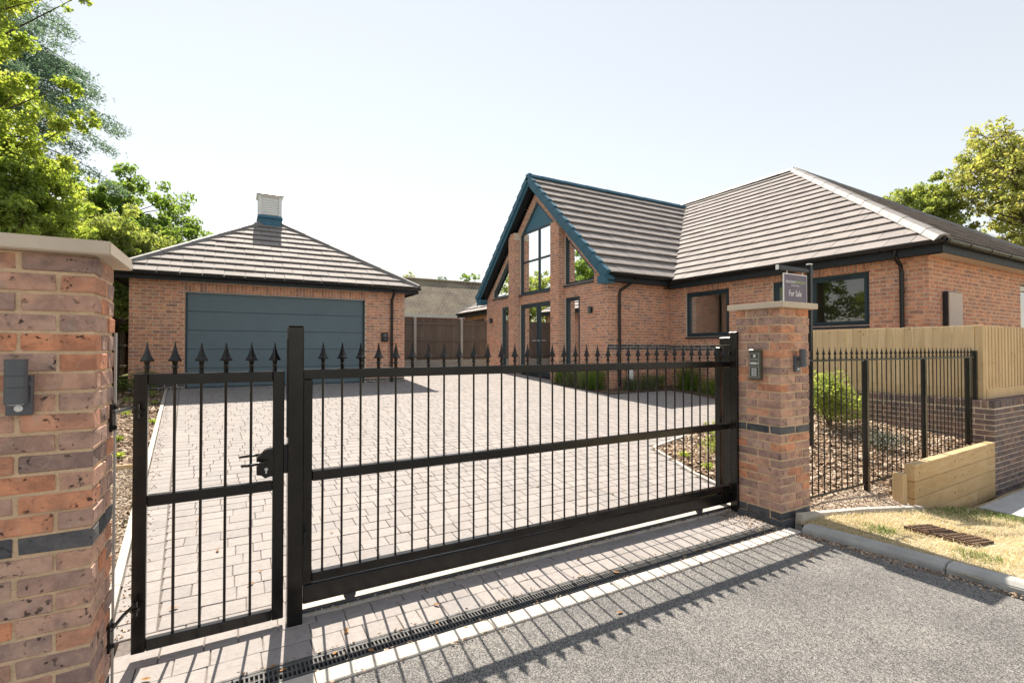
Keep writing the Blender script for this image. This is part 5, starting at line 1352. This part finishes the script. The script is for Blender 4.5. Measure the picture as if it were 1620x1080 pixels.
# right hand trees behind the house
cl = fill((27.6, 7.4, 8.6), (2.2, 1.7, 2.3), 70, .45, .85, 190)+fill((27.6, 6.8, 6.2), (2.4, 1.9, 1.8), 40, .5, .85, 260)
tree('broadleaf_tree', (27.6, 6.8, .5), 9.6, .26, cl, .085, 'leaf_olive', 'tall olive and brown tinged tree rising behind house at right edge', hollow=.1)
cl = fill((27, 9.75, 7.5), (1.6, 1.15, 1.7), 44, .5, .8, 400)
tree('broadleaf_tree', (27, 9.6, .5), 7.0, .2, cl, .085, 'leaf_mid', 'rounded green tree behind the right slope of house roof')
for (x, y, z, r, lb) in ((26, 13.0, 8.9, 1.0, 'sparse treetop just showing over the hip of the house roof'), (26, 11.9, 8.0, 1.0, 'small treetop between hip of house roof and rounded green tree')):
    tree('broadleaf_tree', (x, y, .5), z-.5, .14, fill((x, y, z-.05), (r*.8, r*.8, r*.7), 12, .3, .5, 90), .08, 'leaf_mid', lb, hollow=.1)
# little distant tree tops over the neighbour's ridge
for (x, y, z, r, m, lb, nl) in ((12.9, 40, 7.5, .8, 'leaf_olive', 'bare looking sprigs above neighbour roof next to the garage', 14), (15.8, 40, 7.3, .6, 'needle_blue', 'tiny conifer tip above middle of the neighbour roof', 60), (18.2, 40, 7.6, .9, 'leaf_green', 'small dark treetop above neighbour roof next to the gable', 110)):
    tree('distant_tree', (x, y, .8), z-.6, .1, fill((x, y, z), (r*.8, r*.6, r*.7), 8, .3, .5, nl), .09, m, lb, hollow=.1)
cl = fill((-3.9, 34, 5.6), (3.0, 2.4, 2.6), 50, .7, 1.1, 420)
tree('broadleaf_tree', (-3.9, 34, .8), 6.5, .28, cl, .11, 'leaf_mid', 'large tree far behind the dark round tree left of garage')
# trees across the road side that close the view in the window reflections
cl = fill((-13, 20, 5), (4, 4, 3.6), 46, .9, 1.5, 260)
tree('broadleaf_tree', (-13, 20, .5), 7.5, .3, cl, .13, 'leaf_green', 'broad green tree left of the garage, glimpsed only in window reflections')
cl = fill((-12, 9, 4.6), (3.4, 4, 3.4), 40, .9, 1.4, 240)
tree('broadleaf_tree', (-12, 9, .3), 7, .3, cl, .13, 'leaf_green', 'broad green tree beside the lime tree, reflected in the large right window')

# grit and leaf crumbs gathered along the kerb, drain and pier foot
P_ = []
for _ in range(900):
    y = 2.38-abs(random.gauss(0, .9)); P_.append((kx(y)-abs(random.gauss(0, .05))-.01, y, .007))
for _ in range(260): P_.append((4.12-abs(random.gauss(0, .16)), random.uniform(2.56, 3.04), .006))
for _ in range(420): P_.append((random.uniform(.0, 4.1), random.choice((2.51, 2.665, 2.40))+random.gauss(0, .012), .016))
for _ in range(500): P_.append((random.uniform(.4, 4.2), SY-.03+random.gauss(0, .03), .016))
for _ in range(500):
    y = 3.3+random.random()**1.5*9; P_.append((x_left(y)+.02+abs(random.gauss(0, .05)), y, z_drive(x_left(y), y)+.004))
scatter_chips('grit', P_, .004, .014, 'chip', 'leaf crumbs and grit gathered along kerb, drain and gate track', 'grit', .4)
# ------------------------------------------------------------------ fallen leaves
def leaf_mesh(seed, s):
    rn_ = random.Random(seed); mb = MB(); V = []
    for i, (a, b) in enumerate(((-1, 0), (-.6, .42), (-.1, .55), (.4, .4), (.95, .05), (.45, -.38), (-.1, -.55), (-.6, -.4), (0, 0))):
        V.append((a*s, b*s*.8, s*(.12*rn_.random()+.35*abs(b)+.18*a*a)))
    mb.add(V, [(i, (i+1) % 8, 8) for i in range(8)]); return mb.mesh('fallen_leaf', 'leaf_litter', recalc=False)
lms = [leaf_mesh(i, s) for i, s in enumerate((.024, .02, .027, .017))]
LB = {'p': ('small dry brown leaf fallen on the pale block paving', 'fallen leaves on the paving'), 'd': ('curled orange leaf lying by the drain grating', 'leaves by the drain'), 't': ('small dry leaf lying on the sunlit tarmac', 'leaves on the tarmac')}
for (x, y, k_) in [(.69, 4.17, 'p'), (.54, 2.79, 'p'), (1.07, 2.81, 'p'), (2.2, 2.9, 'p'), (.93, 4.63, 'p'), (-.1, 4.2, 'p'), (.1, 3.6, 'p'), (.16, 3.75, 'p'), (-.25, 4.9, 'p'), (1.9, 5.2, 'p'), (3.1, 6.2, 'p'), (2.4, 7.5, 'p'), (3.6, 8.8, 'p'), (4.2, 7.1, 'p'), (1.2, 8.2, 'p'), (.3, 6.6, 'p'), (5.2, 8.9, 'p'), (2.8, 4.4, 'p'), (3.4, 3.9, 'p'), (-.3, 3.5, 'p'), (4.0, 10, 'p'), (6.2, 9.4, 'p'), (-.35, 2.85, 'p'),
                   (.21, 2.61, 'd'), (.17, 2.66, 'd'), (.62, 2.55, 'd'), (1.0, 2.63, 'd'), (1.62, 2.56, 'd'), (.45, 2.62, 'd'), (2.3, 2.6, 'd'), (3.1, 2.58, 'd'), (3.95, 3.0, 'd'),
                   (1.97, 2.2, 't'), (3.75, 2.1, 't')]:
    o = link('fallen_leaf', random.choice(lms), None, (x, y, z_drive(x, y)+.006), (random.uniform(-.2, .2), random.uniform(-.2, .2), random.uniform(0, 6.28)))
    tag(o, LB[k_][0], 'leaf', LB[k_][1])
